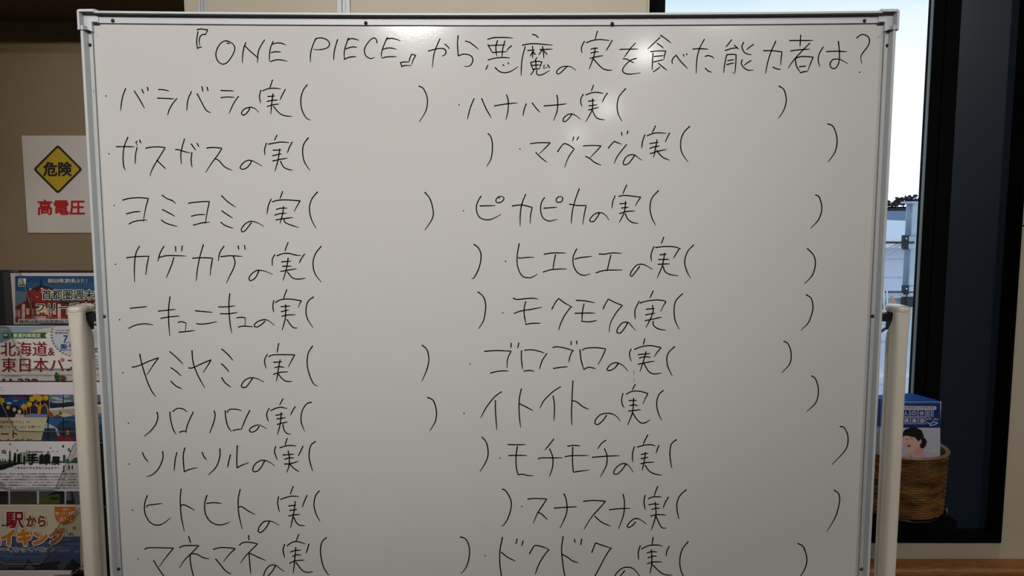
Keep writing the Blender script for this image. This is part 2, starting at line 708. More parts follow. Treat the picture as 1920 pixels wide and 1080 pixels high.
def D(d):
    """plane at distance d in front of the camera"""
    return CAM.y + d


struct(G().box((-60, YW + 0.7, -4.4), (90, 150, -4.3), M_asph), 'ground')

# steel column with base brackets
Yc = D(6.0)
col = thing('steel_column', 'pale steel column outside the window with bolted brackets', 'column', (X(1716, 600, Yc), Yc, -4.3))
g = G()
xa, xb = X(1706.5, 500, Yc), X(1727, 500, Yc)
zt_ = Z(381, Yc)
g.box((xa, Yc, -4.3), (xb, Yc + 0.008, zt_), M_steel)
g.box((xa, Yc + 0.1, -4.3), (xb, Yc + 0.108, zt_), M_steel)
g.box(((xa + xb) / 2 - 0.004, Yc, -4.3), ((xa + xb) / 2 + 0.004, Yc + 0.108, zt_), M_steel)
g.obj('column_shaft', col)
g = G()
g.box((xa - 0.03, Yc - 0.03, zt_), (xb + 0.03, Yc + 0.14, zt_ + 0.014), M_steel)
g.obj('column_head', col)
for y0, y1 in ((441, 468), (535, 552)):
    g = G()
    g.box((X(1693, y0, Yc), Yc - 0.012, Z(y1, Yc)), (X(1704, y0, Yc), Yc + 0.02, Z(y0, Yc)), M_steeld)
    g.box((X(1703, y0, Yc), Yc - 0.015, Z(y1 - 2, Yc)), (X(1730, y0, Yc), Yc - 0.002, Z(y0 + 2, Yc)), M_steel)
    g.tube((X(1698, y0, Yc), Yc - 0.02, Z(y0 + 6, Yc)), (X(1698, y0, Yc), Yc - 0.01, Z(y0 + 6, Yc)), 0.006, M_bw2, 6)
    g.obj('bracket', col)
# beams
bm_ = thing('steel_beam', 'dark horizontal steel beam meeting the column, with sloping braces', 'beam', (X(1600, 455, Yc), Yc, Z(455, Yc)))
g = G()
g.box((X(1250, 455, Yc), Yc - 0.02, Z(456.5, Yc)), (X(1712, 455, Yc), Yc + 0.05, Z(453, Yc)), M_steeld)
g.obj('beam_flange', bm_)
for a, b, r in (((1600, 512), (1690, 458), 0.007), ((1600, 500), (1685, 456), 0.006), ((1640, 497), (1703, 459), 0.006)):
    g = G()
    g.tube(P(*a, Yc), P(*b, Yc), r, M_steel, 8)
    g.obj('brace', bm_)
b2 = thing('walkway_beam', 'lower grey beam with pipes and fittings behind the right post cap', 'beam', (X(1600, 550, Yc), Yc, Z(550, Yc)))
g = G()
g.box((X(1250, 550, Yc), Yc - 0.01, Z(556, Yc)), (X(1760, 550, Yc), Yc + 0.05, Z(548, Yc)), M_steel)
g.box((X(1250, 550, Yc), Yc - 0.015, Z(548.5, Yc)), (X(1760, 550, Yc), Yc + 0.05, Z(546.5, Yc)), M_steeld)
g.obj('beam_flange', b2)
g = G()
g.box((X(1250, 565, Yc), Yc + 0.05, Z(583, Yc)), (X(1712, 565, Yc), Yc + 0.09, Z(560, Yc)), M_steel)
g.box((X(1650, 565, Yc), Yc + 0.02, Z(580, Yc)), (X(1672, 565, Yc), Yc + 0.05, Z(571, Yc)), M_steeld)
g.obj('side_plate', b2)
for x in (1651, 1657, 1663, 1700):
    G().tube(P(x, 545, Yc - 0.03), P(x + 1, 582, Yc - 0.03), 0.006, M_bw2 if x % 2 else M_steeld, 8).obj('fitting', b2)
g = G()
g.box((X(1690, 552, Yc), Yc - 0.02, Z(575, Yc)), (X(1712, 552, Yc), Yc, Z(557, Yc)), M_steeld)
g.obj('bracket', b2)
G().tube(P(1671, 556, Yc - 0.05), P(1678, 571, Yc - 0.05), 0.011, M_orange, 10).obj('sleeve', b2, label='orange-pink cable sleeve')
br = thing('steel_gusset', 'dark sloping steel brace end just left of the right post', 'brace', (*P(1655, 620, Yc)[:2], P(1655, 620, Yc).z))
G().tube(P(1600, 655, Yc), P(1668, 611, Yc), 0.012, M_steeld, 8).obj('brace', br)
G().tube(P(1600, 590, Yc + 0.02), P(1668, 611, Yc + 0.02), 0.006, M_steel, 8).obj('brace', br)
# handrail
Yp = D(5.0)
hr = thing('handrail', 'pale thick horizontal handrail pipe low behind the window', 'handrail', (X(1690, 700, Yp), Yp, Z(700, Yp)))
G().tube((X(1240, 700, Yp), Yp, Z(700, Yp)), (X(1800, 700, Yp), Yp, Z(700, Yp)), 0.037, M_pipe, 16).obj('pipe', hr)
for x in (1330, 1490, 1738):
    G().tube((X(x, 700, Yp), Yp + 0.03, Z(700, Yp)), (X(x, 700, Yp), Yp + 0.03, -4.3), 0.02, M_pipe, 10).obj('baluster', hr)
# pale building
Yb = D(14.0)
bd = thing('warehouse_building', 'long pale panelled building with white low-pitched roof', 'building', (X(1700, 700, Yb), Yb, -4.3))
g = G()
zr = Z(458, Yb)
g.box((-14, Yb, -4.3), (13, Yb + 8.9, zr - 0.02), M_bw)
g.obj('building_wall', bd)
g = G()
zb_ = -0.22 + CAM.z
rf = [(-14.3, Yb - 0.35, zr), (16.3, Yb - 0.35, zr), (13.2, Yb + 9, zb_ - 0.34), (11.4, Yb + 9, zb_), (-14.3, Yb + 9, zb_)]
g.add(rf + [(x, y, z + 0.1) for x, y, z in rf], [(4, 3, 2, 1, 0), (5, 6, 7, 8, 9), (0, 1, 6, 5), (1, 2, 7, 6), (2, 3, 8, 7), (3, 4, 9, 8), (4, 0, 5, 9)], M_bw2)
g.obj('roof', bd)
g = G()
g.box((-14.3, Yb - 0.45, zr - 0.05), (16.3, Yb - 0.35, zr + 0.10), M_pipe)
g.obj('gutter', bd)
for k, py in enumerate((486, 520, 575, 640, 720)):
    g = G()
    g.box((-14, Yb - 0.015, Z(py, Yb) - 0.012), (16, Yb, Z(py, Yb) + 0.012), M_steel)
    g.obj('siding_joint', bd)
for k in range(24):
    x = -6 + k * 0.78
    g = G()
    g.box((x, Yb - 0.02, -4.3), (x + 0.025, Yb, Z(600, Yb)), M_steel)
    g.obj('wall_rib', bd)
Y2 = D(30)
b3 = thing('slate_roof_building', 'farther building with blue-grey roof below the trees', 'building', (X(1690, 420, Y2), Y2, -4.3))
g = G()
g.box((-20, Y2, -4.3), (40, Y2 + 10, Z(428, Y2)), M_bw)
g.obj('building_wall', b3)
g = G()
z0, z1 = Z(427, Y2), Z(394, Y2)
g.add([(-20.5, Y2 - 0.5, z0), (40.5, Y2 - 0.5, z0 - 0.0), (40.5, Y2 + 5, z1), (-20.5, Y2 + 5, z1), (-20.5, Y2 + 11, z0), (40.5, Y2 + 11, z0)],
      [(0, 1, 2, 3), (3, 2, 5, 4), (0, 3, 4), (1, 5, 2), (0, 4, 5, 1)], M_slate)
g.obj('roof', b3)
# trees
rng = random.Random(4)
Yt = D(62)
tdesc = ['dark bushy tree', 'reddish brown tree', 'small dark conifer']
spots = [(1652, 371, 7, 0), (1663, 380, 6, 1), (1672, 384, 7, 0), (1683, 376, 8, 1), (1694, 375, 9, 0), (1703, 377, 7, 1), (1711, 372, 7, 2), (1722, 378, 8, 0), (1734, 374, 9, 1), (1748, 377, 8, 0)]
for i, (px, py, r, kd) in enumerate(spots):
    rr = r * 62 / 1387
    Yt = D(60) + (i % 3) * 9
    rr = r * (Yt - CAM.y) / 1387
    c = P(px, py, Yt)
    t = thing('distant_tree', ['dark bushy tree on the skyline behind the far roofs', 'reddish brown autumn tree on the skyline behind the far roofs',
                       'tall dark conifer on the skyline above the steel column'][kd], 'tree', (c.x, Yt, -4.3), group='skyline trees outside the window')
    g = G()
    for k in range(26):
        q = (c.x + rng.uniform(-.8, .8) * rr * 1.1, Yt + rng.uniform(-.6, .6) * rr, c.z + rng.uniform(-.9, .6) * rr * (1.4 if kd == 2 else 1))
        g.sphere(q, rr * rng.uniform(.2, .42), M_leaf2 if kd == 1 else M_leaf, sub=1, jit=0.3, rng=rng)
    g.obj('crown', t)
    G().tube((c.x, Yt, -4.3), (c.x, Yt, c.z), rr * 0.12, M_leaf2, 8).obj('trunk', t)
g = G()
g.add([(-60, Yt + 4, -4.3), (90, Yt + 4, -4.3), (90, Yt + 4, Z(392, Yt)), (40, Yt + 4, Z(386, Yt)), (10, Yt + 4, Z(388, Yt)), (-60, Yt + 4, Z(391, Yt)),
       (-60, Yt + 30, -4.3), (90, Yt + 30, -4.3)],
      [(0, 1, 2, 3, 4, 5), (5, 4, 3, 2, 7, 6), (0, 5, 6), (1, 7, 2)], M_leaf)
struct(g, 'hill')

# ------------------------------------------------------------------ the whiteboard
YL = -0.0140      # front of the frame's outer lip
xl = X(147.3, 60, YL)
xh = X(1683.5, 60, YL)
ztop = Z(16.6, YL)
zpiv = P(960, 593, -0.01).z
zbot = 2 * zpiv - ztop
xc, hw = (xl + xh) / 2, (xh - xl) / 2
SAG = 0.0036


def sag(x):
    return -SAG * (1 - ((x - xc) / hw) ** 2)


wb = thing('whiteboard', 'large white writing board with ten rows of handwritten Japanese on a cream stand', 'whiteboard', (xc, 0, 0))
# writing surface
g = G()
n = 24
zz0, zz1 = zbot + 0.009, ztop - 0.009
g.box((xl + 0.008, 0.0, zz0), (xh - 0.008, 0.006, zz1), M_board)
g.obj('writing_surface', wb)
g = G()
g.box((xl + 0.006, 0.006, zz0 - 0.004), (xh - 0.006, 0.011, zz1 + 0.004), M_rail)
g.obj('back_sheet', wb)
LIPF = YL
YT = YL - 0.0003    # the top rail's lip stands out a little more
FLF = -0.0035
RAILP = [(0.0, 0.013), (0.0, YL + 0.003), (0.0012, YL + 0.0004), (0.0022, LIPF), (0.0050, LIPF), (0.0054, LIPF + 0.0004), (0.0074, FLF), (0.0120, FLF), (0.0123, FLF + 0.0004), (0.0123, 0.0), (0.0123, 0.013)]


def rail(name, a, b, inward, sagging=0, prof=RAILP, seg=24):
    g = G()
    rs = []
    for i in range(seg + 1):
        t = i / seg
        x, z = a[0] + (b[0] - a[0]) * t, a[1] + (b[1] - a[1]) * t
        if sagging:
            z += sag(x) * sagging
        rs.append([(x + inward[0] * o, y, z + inward[1] * o) for o, y in prof])
    g.rings(rs, M_rail)
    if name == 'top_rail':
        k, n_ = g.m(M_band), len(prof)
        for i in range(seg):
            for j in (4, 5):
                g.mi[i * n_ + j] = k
    return g.obj(name, wb, smooth=False)


cw = 0.0225
TOPP = [(0.0, 0.013), (0.0, YT + 0.002), (0.0006, YT + 0.0004), (0.0014, YT), (0.0034, YT), (0.0037, YT + 0.0004), (0.0039, FLF), (0.0147, FLF), (0.0150, FLF + 0.0004), (0.0150, 0.0), (0.0150, 0.013)]
rail('top_rail', (xl + cw, ztop - 0.0018), (xh - cw, ztop - 0.0018), (0, -1), 1, TOPP)
rail('bottom_rail', (xl + cw, zbot), (xh - cw, zbot), (0, 1))
rail('side_rail', (xl + 0.0012, zbot + cw), (xl + 0.0012, ztop - cw), (1, 0))
rail('side_rail', (xh - 0.0012, zbot + cw), (xh - 0.0012, ztop - cw), (-1, 0))
# gaskets (the dark line between rail and sheet)
g = G()
rs = []
for i in range(25):
    x = xl + cw + (xh - xl - 2 * cw) * i / 24
    z = ztop - 0.0018 + sag(x)
    rs.append([(x, -0.0006, z - 0.0147), (x, -0.0006, z - 0.0157), (x, 0.0, z - 0.0157), (x, 0.0, z - 0.0147)])
g.rings(rs, M_gasket)
g.obj('gasket', wb)
for s_, x0 in ((1, xl), (-1, xh)):
    g = G()
    a = x0 + s_ * 0.0134
    g.box((a, -0.0008, zbot + cw), (a + s_ * 0.00035, 0, ztop - cw), mat('side_seam', (92, 86, 80), rough=0.8))
    g.obj('gasket', wb)
# corner caps
CAPP = [(0.0, 0.014), (0.0, YL + 0.002), (0.0010, YL - 0.0012), (0.0020, YL - 0.002), (0.0046, YL - 0.002), (0.0049, YL - 0.0014), (0.0054, FLF - 0.0018), (0.0163, FLF - 0.0018), (0.0166, FLF), (0.0166, 0.0), (0.0166, 0.014)]
for sx in (1, -1):
    for sz in (-1, 1):
        ox = xl - 0.0016 if sx > 0 else xh + 0.0016
        oz = ztop + 0.0004 if sz < 0 else zbot - 0.0004
        r, ln = 0.0050, 0.0262
        rs = []
        path = [('s', ln), ('s', r)]
        for k in range(0, 7):
            path.append(('c', k * 15))
        path.append(('e', ln + 0.0034))
        for kind, v in path:
            ring = []
            for o, y in CAPP:
                if kind == 's':
                    q = (max(v, o), o)
                elif kind == 'e':
                    q = (o, max(v, o))
                else:
                    a = math.radians(90 - v)
                    if o <= r:
                        # centre (r, r); from the top edge (angle 90) round to the side edge
                        q = (r - (r - o) * math.cos(a), r - (r - o) * math.sin(a))
                    else:
                        q = (o, o)
                tt = 1.0 if kind == 's' else 0.0 if kind == 'e' else 1.0 - v / 90.0
                if y < YL + 0.004:
                    y -= 0.0003 * tt
                ring.append((ox + sx * q[0], y, oz + sz * q[1]))
            rs.append(ring)
        # interpolate kind 'c' for o > r between straight ends
        g = G()
        g.rings(rs, M_cap)
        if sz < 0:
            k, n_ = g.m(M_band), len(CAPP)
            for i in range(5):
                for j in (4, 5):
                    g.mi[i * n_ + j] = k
        cc = g.obj('corner_cap', wb, smooth=True)
        if sz < 0:
            g = G()
            a = ox + sx * 0.0172
            g.box((a, -0.0028, oz - 0.0160), (ox + sx * 0.0258, -0.0005, oz - 0.0196), M_gasket)
            g.box((ox + sx * 0.0015, -0.0140, oz - 0.0294), (ox + sx * 0.0150, -0.002, oz - 0.0305), M_gasket)
            g.obj('cap_slot', cc, label='dark gap at the cap edge')


def screw(x, z):
    g = G()
    c = (x, FLF, z)
    rs = []
    R = 0.0029
    for k in range(5):
        a = math.radians(k * 22)
        rs.append([(x + R * math.cos(a) * math.cos(t), FLF - 0.0019 * math.sin(a), z + R * math.cos(a) * math.sin(t)) for t in [2 * math.pi * j / 14 for j in range(14)]])
    g.rings(rs, M_screw)
    g.obj('screw', wb, smooth=True)


for px, py in ((211.5, 39), (686, 43.5), (1148, 44.8), (1621, 39.3), (168.5, 84.5), (195.5, 593.5), (222.5, 1067), (1664, 85.5), (1635.8, 593), (1614.8, 1067)):
    p = P(px, py, FLF)
    screw(p.x, p.z)
for k in range(4):
    screw(xl + 0.05 + k * (2 * hw - 0.1) / 3, zbot + 0.0155)


# stand
def sup(cx, cy, a, b, z, n=28, e=0.62):
    out = []
    for k in range(n):
        t = 2 * math.pi * k / n
        c, s_ = math.cos(t), math.sin(t)
        out.append((cx + a * abs(c) ** e * (1 if c > 0 else -1), cy + b * abs(s_) ** e * (1 if s_ > 0 else -1), z))
    return out


for s_ in (-1, 1):
    if s_ < 0:
        xo = X(123.8, 620, YL)
        xi = X(152.5, 620, YL)
    else:
        xo = X(1709.5, 620, YL)
        xi = X(1681.5, 620, YL)
    cx, a = (xo + xi) / 2, abs(xo - xi) / 2
    zt_ = P(138, 587, YL).z
    post_front, post_back = YL + 0.002, 0.026
    g = G()
    rs = []
    for z, yb in ((0.06, post_back), (zt_ - 0.045, post_back), (zt_ - 0.034, post_back - 0.003), (zt_ - 0.024, 0.014), (zt_ - 0.016, 0.008), (zt_ - 0.008, 0.005), (zt_, 0.004)):
        cy, b = (post_front + yb) / 2, (yb - post_front) / 2
        rs.append(sup(cx, cy, a, b, z))
    g.rings(rs, M_post)
    po = g.obj('post', wb, smooth=True)
    # cap
    cy, b = (post_front + 0.030) / 2, (0.030 - post_front) / 2
    g = G()
    rs = [sup(cx, cy, a, b, zt_ - 0.001), sup(cx, cy, a + .0004, b + .0006, zt_ + 0.0006), sup(cx, cy, a + .0012, b + .0014, zt_ + 0.0022),
          sup(cx, cy, a + .0014, b + .0016, zt_ + 0.0052), sup(cx, cy, a + .0006, b + .0008, zt_ + 0.0078), sup(cx, cy, a - .0016, b - .0016, zt_ + 0.0092), sup(cx, cy, a * .6, b * .6, zt_ + 0.0097)]
    g.rings(rs, M_postcap)
    g.obj('post_cap', po, smooth=True)
    g = G()
    g.rings([sup(cx, (post_front + .004) / 2, a + .0004, (.004 - post_front) / 2 + .0004, zt_ - .0022), sup(cx, (post_front + .004) / 2, a + .0004, (.004 - post_front) / 2 + .0004, zt_ - .0010)], M_postcap)
    g.obj('collar', po, smooth=True)
    # pivot bracket
    g = G()
    xb_ = xl if s_ < 0 else xh
    zb1, zb0 = P(165, 587.5, 0.006).z, P(165, 602.5, 0.006).z
    g.box((cx, 0.0045, zb0), (xb_ - s_ * 0.004, 0.022, zb1), M_black)
    g.box((cx - a * .8, 0.005, zt_ - 0.03), (cx + a * .8, 0.024, zt_ - 0.002), M_black)
    g.obj('pivot_bracket', wb)
    # foot and casters
    g = G()
    g.bbox((cx - 0.015, -0.28, 0.06), (cx + 0.015, 0.28, 0.095), M_post, 0.006)
    ft = g.obj('foot', wb)
    for yy in (-0.25, 0.25):
        g = G()
        g.tube((cx - 0.012, yy, 0.028), (cx + 0.012, yy, 0.028), 0.028, M_black, 20)
        g.tube((cx, yy, 0.03), (cx, yy, 0.065), 0.008, M_joint, 10)
        g.obj('caster', ft)
g = G()
g.bbox((xl - 0.01, -0.012, 0.22), (xh + 0.01, 0.012, 0.25), M_post, 0.005)
g.obj('cross_bar', wb)

# ---- handwriting: one child per line of text. strokes were read off the photograph crop by crop
HW = {}
HW['title'] = [
 (340, 40, 4.174, "125,65 150,60 185,64 205,66 198,85 190,102|190,102 165,104 148,118 140,150 144,190|130,82 122,130 120,170 127,218|128,208 145,204 160,202|"
  "372,158 345,153 310,170 280,215 270,265 285,310 315,333 350,328 385,290 412,240 418,205 405,180 388,165 370,155 345,153|358,172 385,172|"
  "505,168 490,205 480,265 478,325|495,190 530,225 575,265 605,290|650,147 620,195 600,250 596,325|"
  "718,158 700,200 690,255 690,315|715,178 745,170 785,172 817,186|705,245 735,238 780,241|700,315 740,302 785,303 828,312|"
  "1052,135 1030,185 1012,250 1010,320|1045,150 1060,133 1100,130 1140,145 1160,175 1145,205 1100,220 1060,222 1035,217|"
  "1223,143 1205,200 1195,255 1192,302|1308,132 1290,180 1275,240 1276,297|1300,148 1330,135 1365,140 1390,150|1290,215 1320,204 1350,200 1375,204|1276,297 1310,282 1345,277 1368,278|"
  "1530,168 1528,145 1510,128 1480,145 1445,190 1432,230 1445,270 1475,290 1500,288 1512,280|"
  "1612,128 1590,175 1568,240 1566,285|1605,140 1640,133 1680,140 1712,153|1578,220 1610,210 1640,209 1683,218|1575,287 1610,278 1650,276 1683,277|"
  "1803,258 1820,262 1835,266 1815,300 1803,338|1800,262 1790,285 1782,318|1715,325 1740,318 1782,318|1715,325 1722,340 1725,355 1750,346 1798,347"),
 (780, 40, 4.174, "98,233 150,218 200,212 225,220 235,240 225,262 203,272|187,138 160,200 140,260 127,362|228,180 248,198 262,215|"
  "330,113 325,170 330,272 365,258 405,260 435,275 445,305 430,340 400,354 375,350|388,155 420,165 455,190 488,218|"
  "562,140 610,128 690,126 757,131|563,183 580,215 600,245|575,190 640,187 700,185|638,152 625,200 632,272|695,155 680,210 672,280|748,192 730,205 710,230|600,245 650,240 712,238|565,303 610,290 680,283 735,287|562,345 552,365 545,380|620,362 650,390 690,402 740,392 798,355|680,340 690,350|722,325 724,335|"
  "912,102 935,108 960,130|833,187 900,175 980,178 1068,186|855,198 835,270 825,350 823,425|875,228 930,225|912,195 915,240 912,288|912,240 893,275|918,240 937,262|970,222 1068,217|990,198 998,240 1000,290|985,228 960,262|1005,235 1028,262|945,285 930,310|897,325 905,350 915,375|900,322 945,312 985,318 975,345 968,365|905,345 970,340|938,315 940,370|915,375 970,370|925,375 912,400 895,420|945,385 945,410 965,422 1000,412 1045,385|1003,345 998,368 1030,360|1030,340 1048,365|"
  "1185,352 1165,370 1140,395 1115,412 1100,405 1105,385 1135,360 1175,352 1215,357 1250,383|"
  "1420,78 1410,110 1402,140|1335,167 1380,150 1440,143 1515,150|1318,158 1298,195 1295,225 1300,248|1535,150 1512,190 1488,230|1370,218 1400,210 1425,212|1370,248 1400,240 1428,240|1362,290 1410,278 1465,268|1403,210 1395,260 1375,320 1355,375|1390,295 1420,330 1460,368 1500,382 1535,380|"
  "1598,220 1650,218 1738,217|1715,173 1680,210 1655,245 1630,280|1622,292 1655,298 1690,318 1705,325|1722,290 1680,305 1640,340 1618,375 1625,400 1660,413 1710,410 1755,403"),
 (1200, 40, 4.174, "155,128 110,170 60,217|162,110 200,135 242,170|135,172 160,190 185,210|85,238 140,232 203,232 192,265 188,298|102,250 98,310 95,380|112,275 185,268|108,318 185,300|105,395 135,375 158,357|145,328 175,355 212,383|"
  "285,265 262,285 250,310 255,332|290,275 320,315 372,368|340,260 343,275|365,255 368,265|"
  "415,217 470,214 533,218|503,142 465,215 445,300 440,408|512,275 530,268 560,275 578,290|512,367 535,390 560,398|"
  "716,145 690,180 672,200|668,228 720,212 765,208|740,188 772,218|680,262 665,320 655,403|680,262 720,258 752,260 750,330 742,408 722,398|688,308 738,300|680,338 738,325|810,165 798,200 815,240 840,255 872,262|888,182 860,200 835,222|800,303 793,330 810,360 845,382 888,380|868,308 840,325 815,345|"
  "968,230 1040,230 1112,240 1105,290 1100,343|1062,157 1025,240 1000,320 982,408|1042,358 1065,370 1100,377|"
  "1173,150 1260,150 1353,150|1258,108 1255,150 1252,197|1178,232 1250,222 1328,218|1328,172 1280,220 1210,295 1158,368|1215,290 1270,275 1355,280 1335,330 1312,392|1215,290 1225,350 1252,395|1248,355 1300,350|1255,403 1280,395 1312,392|"
  "1433,203 1405,250 1395,300 1407,355|1460,237 1540,234 1620,238|1552,158 1560,220 1560,300 1545,350 1520,372 1495,360 1488,330 1510,300 1550,295 1590,310 1625,330|"
  "1697,130 1720,110 1750,103 1785,120 1797,155 1780,200 1745,245 1728,280 1735,327|1719,399")]
HW['l1'] = [(190, 145, 4.8, "40,168|218,103 190,180 172,300|298,125 345,200 388,278|365,110 382,145|415,92 422,122|517,110 560,112 608,123|507,188 580,190 655,195|678,192 640,240 612,290 597,338|810,130 780,200 768,300|862,148 900,220 935,285 960,308 983,318|905,85 915,128|953,90 960,122|1078,118 1192,122|1078,183 1130,177 1198,180|1233,173 1190,235 1150,325|"
  "1335,275 1325,300 1300,330 1275,342 1262,325 1275,295 1310,275 1350,270 1385,283 1415,315|1540,25 1525,70 1515,95|1455,120 1500,103 1550,98 1612,103|1437,117 1423,170 1433,230|1655,110 1630,155 1608,203|1500,172 1562,168|1493,217 1540,207 1585,205|1495,262 1540,248 1600,240|1545,150 1535,220 1525,332|1550,262 1600,320 1650,345 1712,352|1852,68 1815,120 1795,200 1805,290 1840,360 1882,385"),
 (780, 145, 4.8, "27,80 65,100 98,170 102,240 85,310 30,400")]
HW['l2'] = [(190, 240, 4.8, "68,232|137,168 210,167 298,170|238,85 205,170 195,270 203,350 218,377|322,175 308,240 305,322|322,120 310,130 325,157|345,110 357,138|402,182 450,172 520,170 575,177 530,250 480,330 450,390 437,433|500,290 540,330 580,368|668,195 690,195 740,210 800,225|748,100 725,180 715,240 720,325|815,222 808,290 817,352|810,145 850,200|862,138 878,170|950,180 1010,175 1085,182 1050,240 990,320 940,400|1022,275 1060,295 1110,350 1175,380|"
  "1350,295 1335,330 1305,360 1270,372 1248,360 1262,330 1300,298 1340,290 1390,310 1447,343|1580,65 1568,90 1557,112|1505,145 1560,135 1620,127 1690,132|1485,138 1470,190 1472,242|1717,128 1690,180 1675,225|1548,200 1618,198|1543,250 1600,235 1622,235|1543,297 1610,282 1675,272|1605,190 1590,290 1562,388|1613,300 1640,350 1680,372 1722,380|1863,88 1820,150 1812,230 1830,310 1878,382"),
 (900, 225, 4.571, "70,117 95,150 107,230 95,330 57,397")]
HW['l3'] = [(200, 345, 4.8, "67,193|147,145 200,130 290,123 375,130 350,220 330,338|178,268 240,253 305,247|203,360 240,340 300,328 363,325|498,100 540,130 590,150 620,175|502,230 560,260 612,290|493,325 540,355 635,382|738,173 790,165 870,158 925,158 905,250 888,355|762,290 820,277 887,275|783,370 850,352 928,342|1035,107 1090,160 1160,208|1038,242 1080,272 1132,305|1028,345 1070,375 1138,398|"
  "1300,350 1275,385 1240,425 1215,430 1213,405 1240,365 1280,340 1320,338 1365,353 1413,382|1583,68 1572,100 1560,133|1493,160 1540,147 1620,143 1742,152 1715,195 1687,248|1480,138 1455,195 1443,272|1528,228 1570,218 1625,218|1515,280 1560,267 1618,263|1525,323 1590,312 1675,302|1592,205 1583,270 1560,355|1598,318 1605,345 1660,370 1727,392|1897,72 1850,130 1825,210 1840,310 1885,400"),
 (770, 340, 2.25, "60,47 82,75 95,125 90,160 60,205")]
HW['l4'] = [(200, 445, 4.571, "75,232|172,175 260,165 362,162 345,240 335,320|280,78 250,140 238,240 238,382|490,78 460,130 438,207|450,172 510,158 580,157 680,160|575,175 555,240 512,345|590,80 592,122|648,75 643,120|738,180 800,175 908,178 895,250 887,328|828,65 800,160 780,260 767,373|1005,78 970,130 957,200|980,165 1060,158 1160,163|1085,162 1100,210 1090,260 1060,320 1027,390|1127,75 1133,105|1182,72 1187,107|"
  "1305,285 1285,330 1260,360 1228,373 1220,350 1240,315 1280,287 1310,282 1360,292 1423,318|1555,45 1540,80 1527,120|1460,158 1510,140 1560,138 1620,152 1665,157|1440,150 1420,190 1420,243|1695,145 1670,180 1650,220|1500,210 1580,205|1508,248 1585,247|1493,292 1550,282 1627,270|1555,180 1540,270 1512,368|1548,295 1590,345 1640,358 1705,350|1838,78 1790,140 1768,220 1785,310 1838,382"),
 (880, 440, 4.3636, "38,80 75,110 97,170 80,270 40,350 20,357")]
HW['l5'] = [(210, 540, 4.8, "68,285|165,183 240,175 315,168|153,362 210,335 290,322 368,332|420,208 500,200 573,192|440,273 520,260 607,253|522,80 510,180 510,300 520,430|597,310 625,303 668,315 660,385|603,397 660,393 745,382|752,205 905,220|762,320 800,325 860,320 942,303|960,170 1030,170 1108,160|978,232 1050,232 1130,220|1060,52 1052,150 1060,300 1078,405|1125,268 1160,263 1200,268 1198,342|1138,352 1180,343 1268,348|"
  "1375,300 1350,325 1310,350 1282,348 1285,325 1320,298 1370,285 1410,295 1460,333|1573,17 1555,60 1545,98|1473,130 1520,105 1600,100 1705,115 1690,140 1677,175|1455,115 1448,165 1455,217|1522,168 1605,162|1525,213 1590,197|1530,255 1580,243 1652,240|1562,152 1560,270 1530,380|1575,285 1610,335 1635,358 1668,360|1812,82 1765,120 1745,200 1760,280 1810,357"),
 (880, 540, 4.571, "75,35 120,75 140,150 125,270 80,348")]
HW['l6'] = [(210, 640, 4.8, "97,283|182,232 240,220 330,180 420,147 370,215 313,303|250,117 270,210 310,340 345,425 372,470 395,498|520,93 580,145 638,203|530,238 580,272 622,312|530,360 580,405 627,425|692,238 720,240 800,205 893,165 860,220 820,282|720,85 730,190 770,300 833,417|988,70 1040,115 1088,170|985,203 1020,235 1053,275|988,328 1020,375 1070,413|"
  "1262,335 1240,370 1205,412 1170,415 1165,395 1190,355 1230,332 1270,328 1310,338 1365,365|1500,20 1492,60 1487,102|1413,138 1450,122 1540,120 1645,122 1615,175 1587,230|1397,118 1375,160 1375,200 1388,243|1455,188 1532,185|1467,235 1510,228 1552,235|1455,297 1510,280 1583,275|1513,168 1500,230 1492,290 1478,360|1500,297 1530,335 1570,360 1620,360|1805,43 1765,110 1757,210 1780,310 1815,383 1850,402"),
 (770, 340, 2.25, "49,692 68,710 77,750 68,795 47,843")]
HW['l7'] = [(220, 735, 4.8, "100,280|357,183 365,230 345,290 300,350 243,397|473,180 478,240 500,330 527,378|500,175 540,148 590,152 627,177|682,182 650,250 627,310 615,370|560,362 590,353 625,352|872,172 880,210 865,280 830,370|972,168 975,230 995,310 1027,355|990,182 1010,158 1060,155 1120,168|1192,168 1155,240 1115,340|1042,347 1080,338 1112,335|"
  "1275,310 1255,340 1215,362 1187,350 1200,325 1240,303 1280,298 1342,330|1490,63 1475,90 1460,118|1383,167 1430,145 1480,138 1527,150|1367,148 1345,190 1348,230 1360,265|1600,133 1580,165 1558,207|1430,210 1492,198|1437,243 1515,230|1440,292 1532,268|1475,188 1465,290 1440,385|1490,295 1500,340 1525,372 1560,380|1745,93 1700,110 1660,180 1655,270 1685,352"),
 (770, 340, 2.25, "72,912 95,925 108,965 105,1010 81,1052")]
HW['l8'] = [(220, 815, 4.8, "105,265|227,162 245,205 277,243|408,153 410,210 380,290 330,350 265,380|535,162 520,230 512,325|607,120 592,200 603,335 650,312 722,298|763,160 780,198 802,225|923,127 922,200 890,290 820,362|1018,182 1003,240 992,297|1080,100 1075,200 1077,300 1120,275 1180,253|"
  "1325,235 1300,285 1265,325 1230,335 1218,315 1240,265 1290,233 1330,232 1370,248 1415,280|1528,35 1518,65 1510,97|1463,118 1510,103 1560,97 1608,102|1425,108 1415,155 1440,228|1670,105 1650,150 1628,190|1493,183 1590,175|1507,222 1550,208 1590,210|1505,265 1560,260 1630,240|1537,148 1548,210 1545,280 1525,340|1550,262 1590,305 1635,332|1782,62 1740,100 1725,190 1740,270 1758,327"),
 (890, 810, 4.8, "67,47 105,95 122,190 100,270 48,355")]
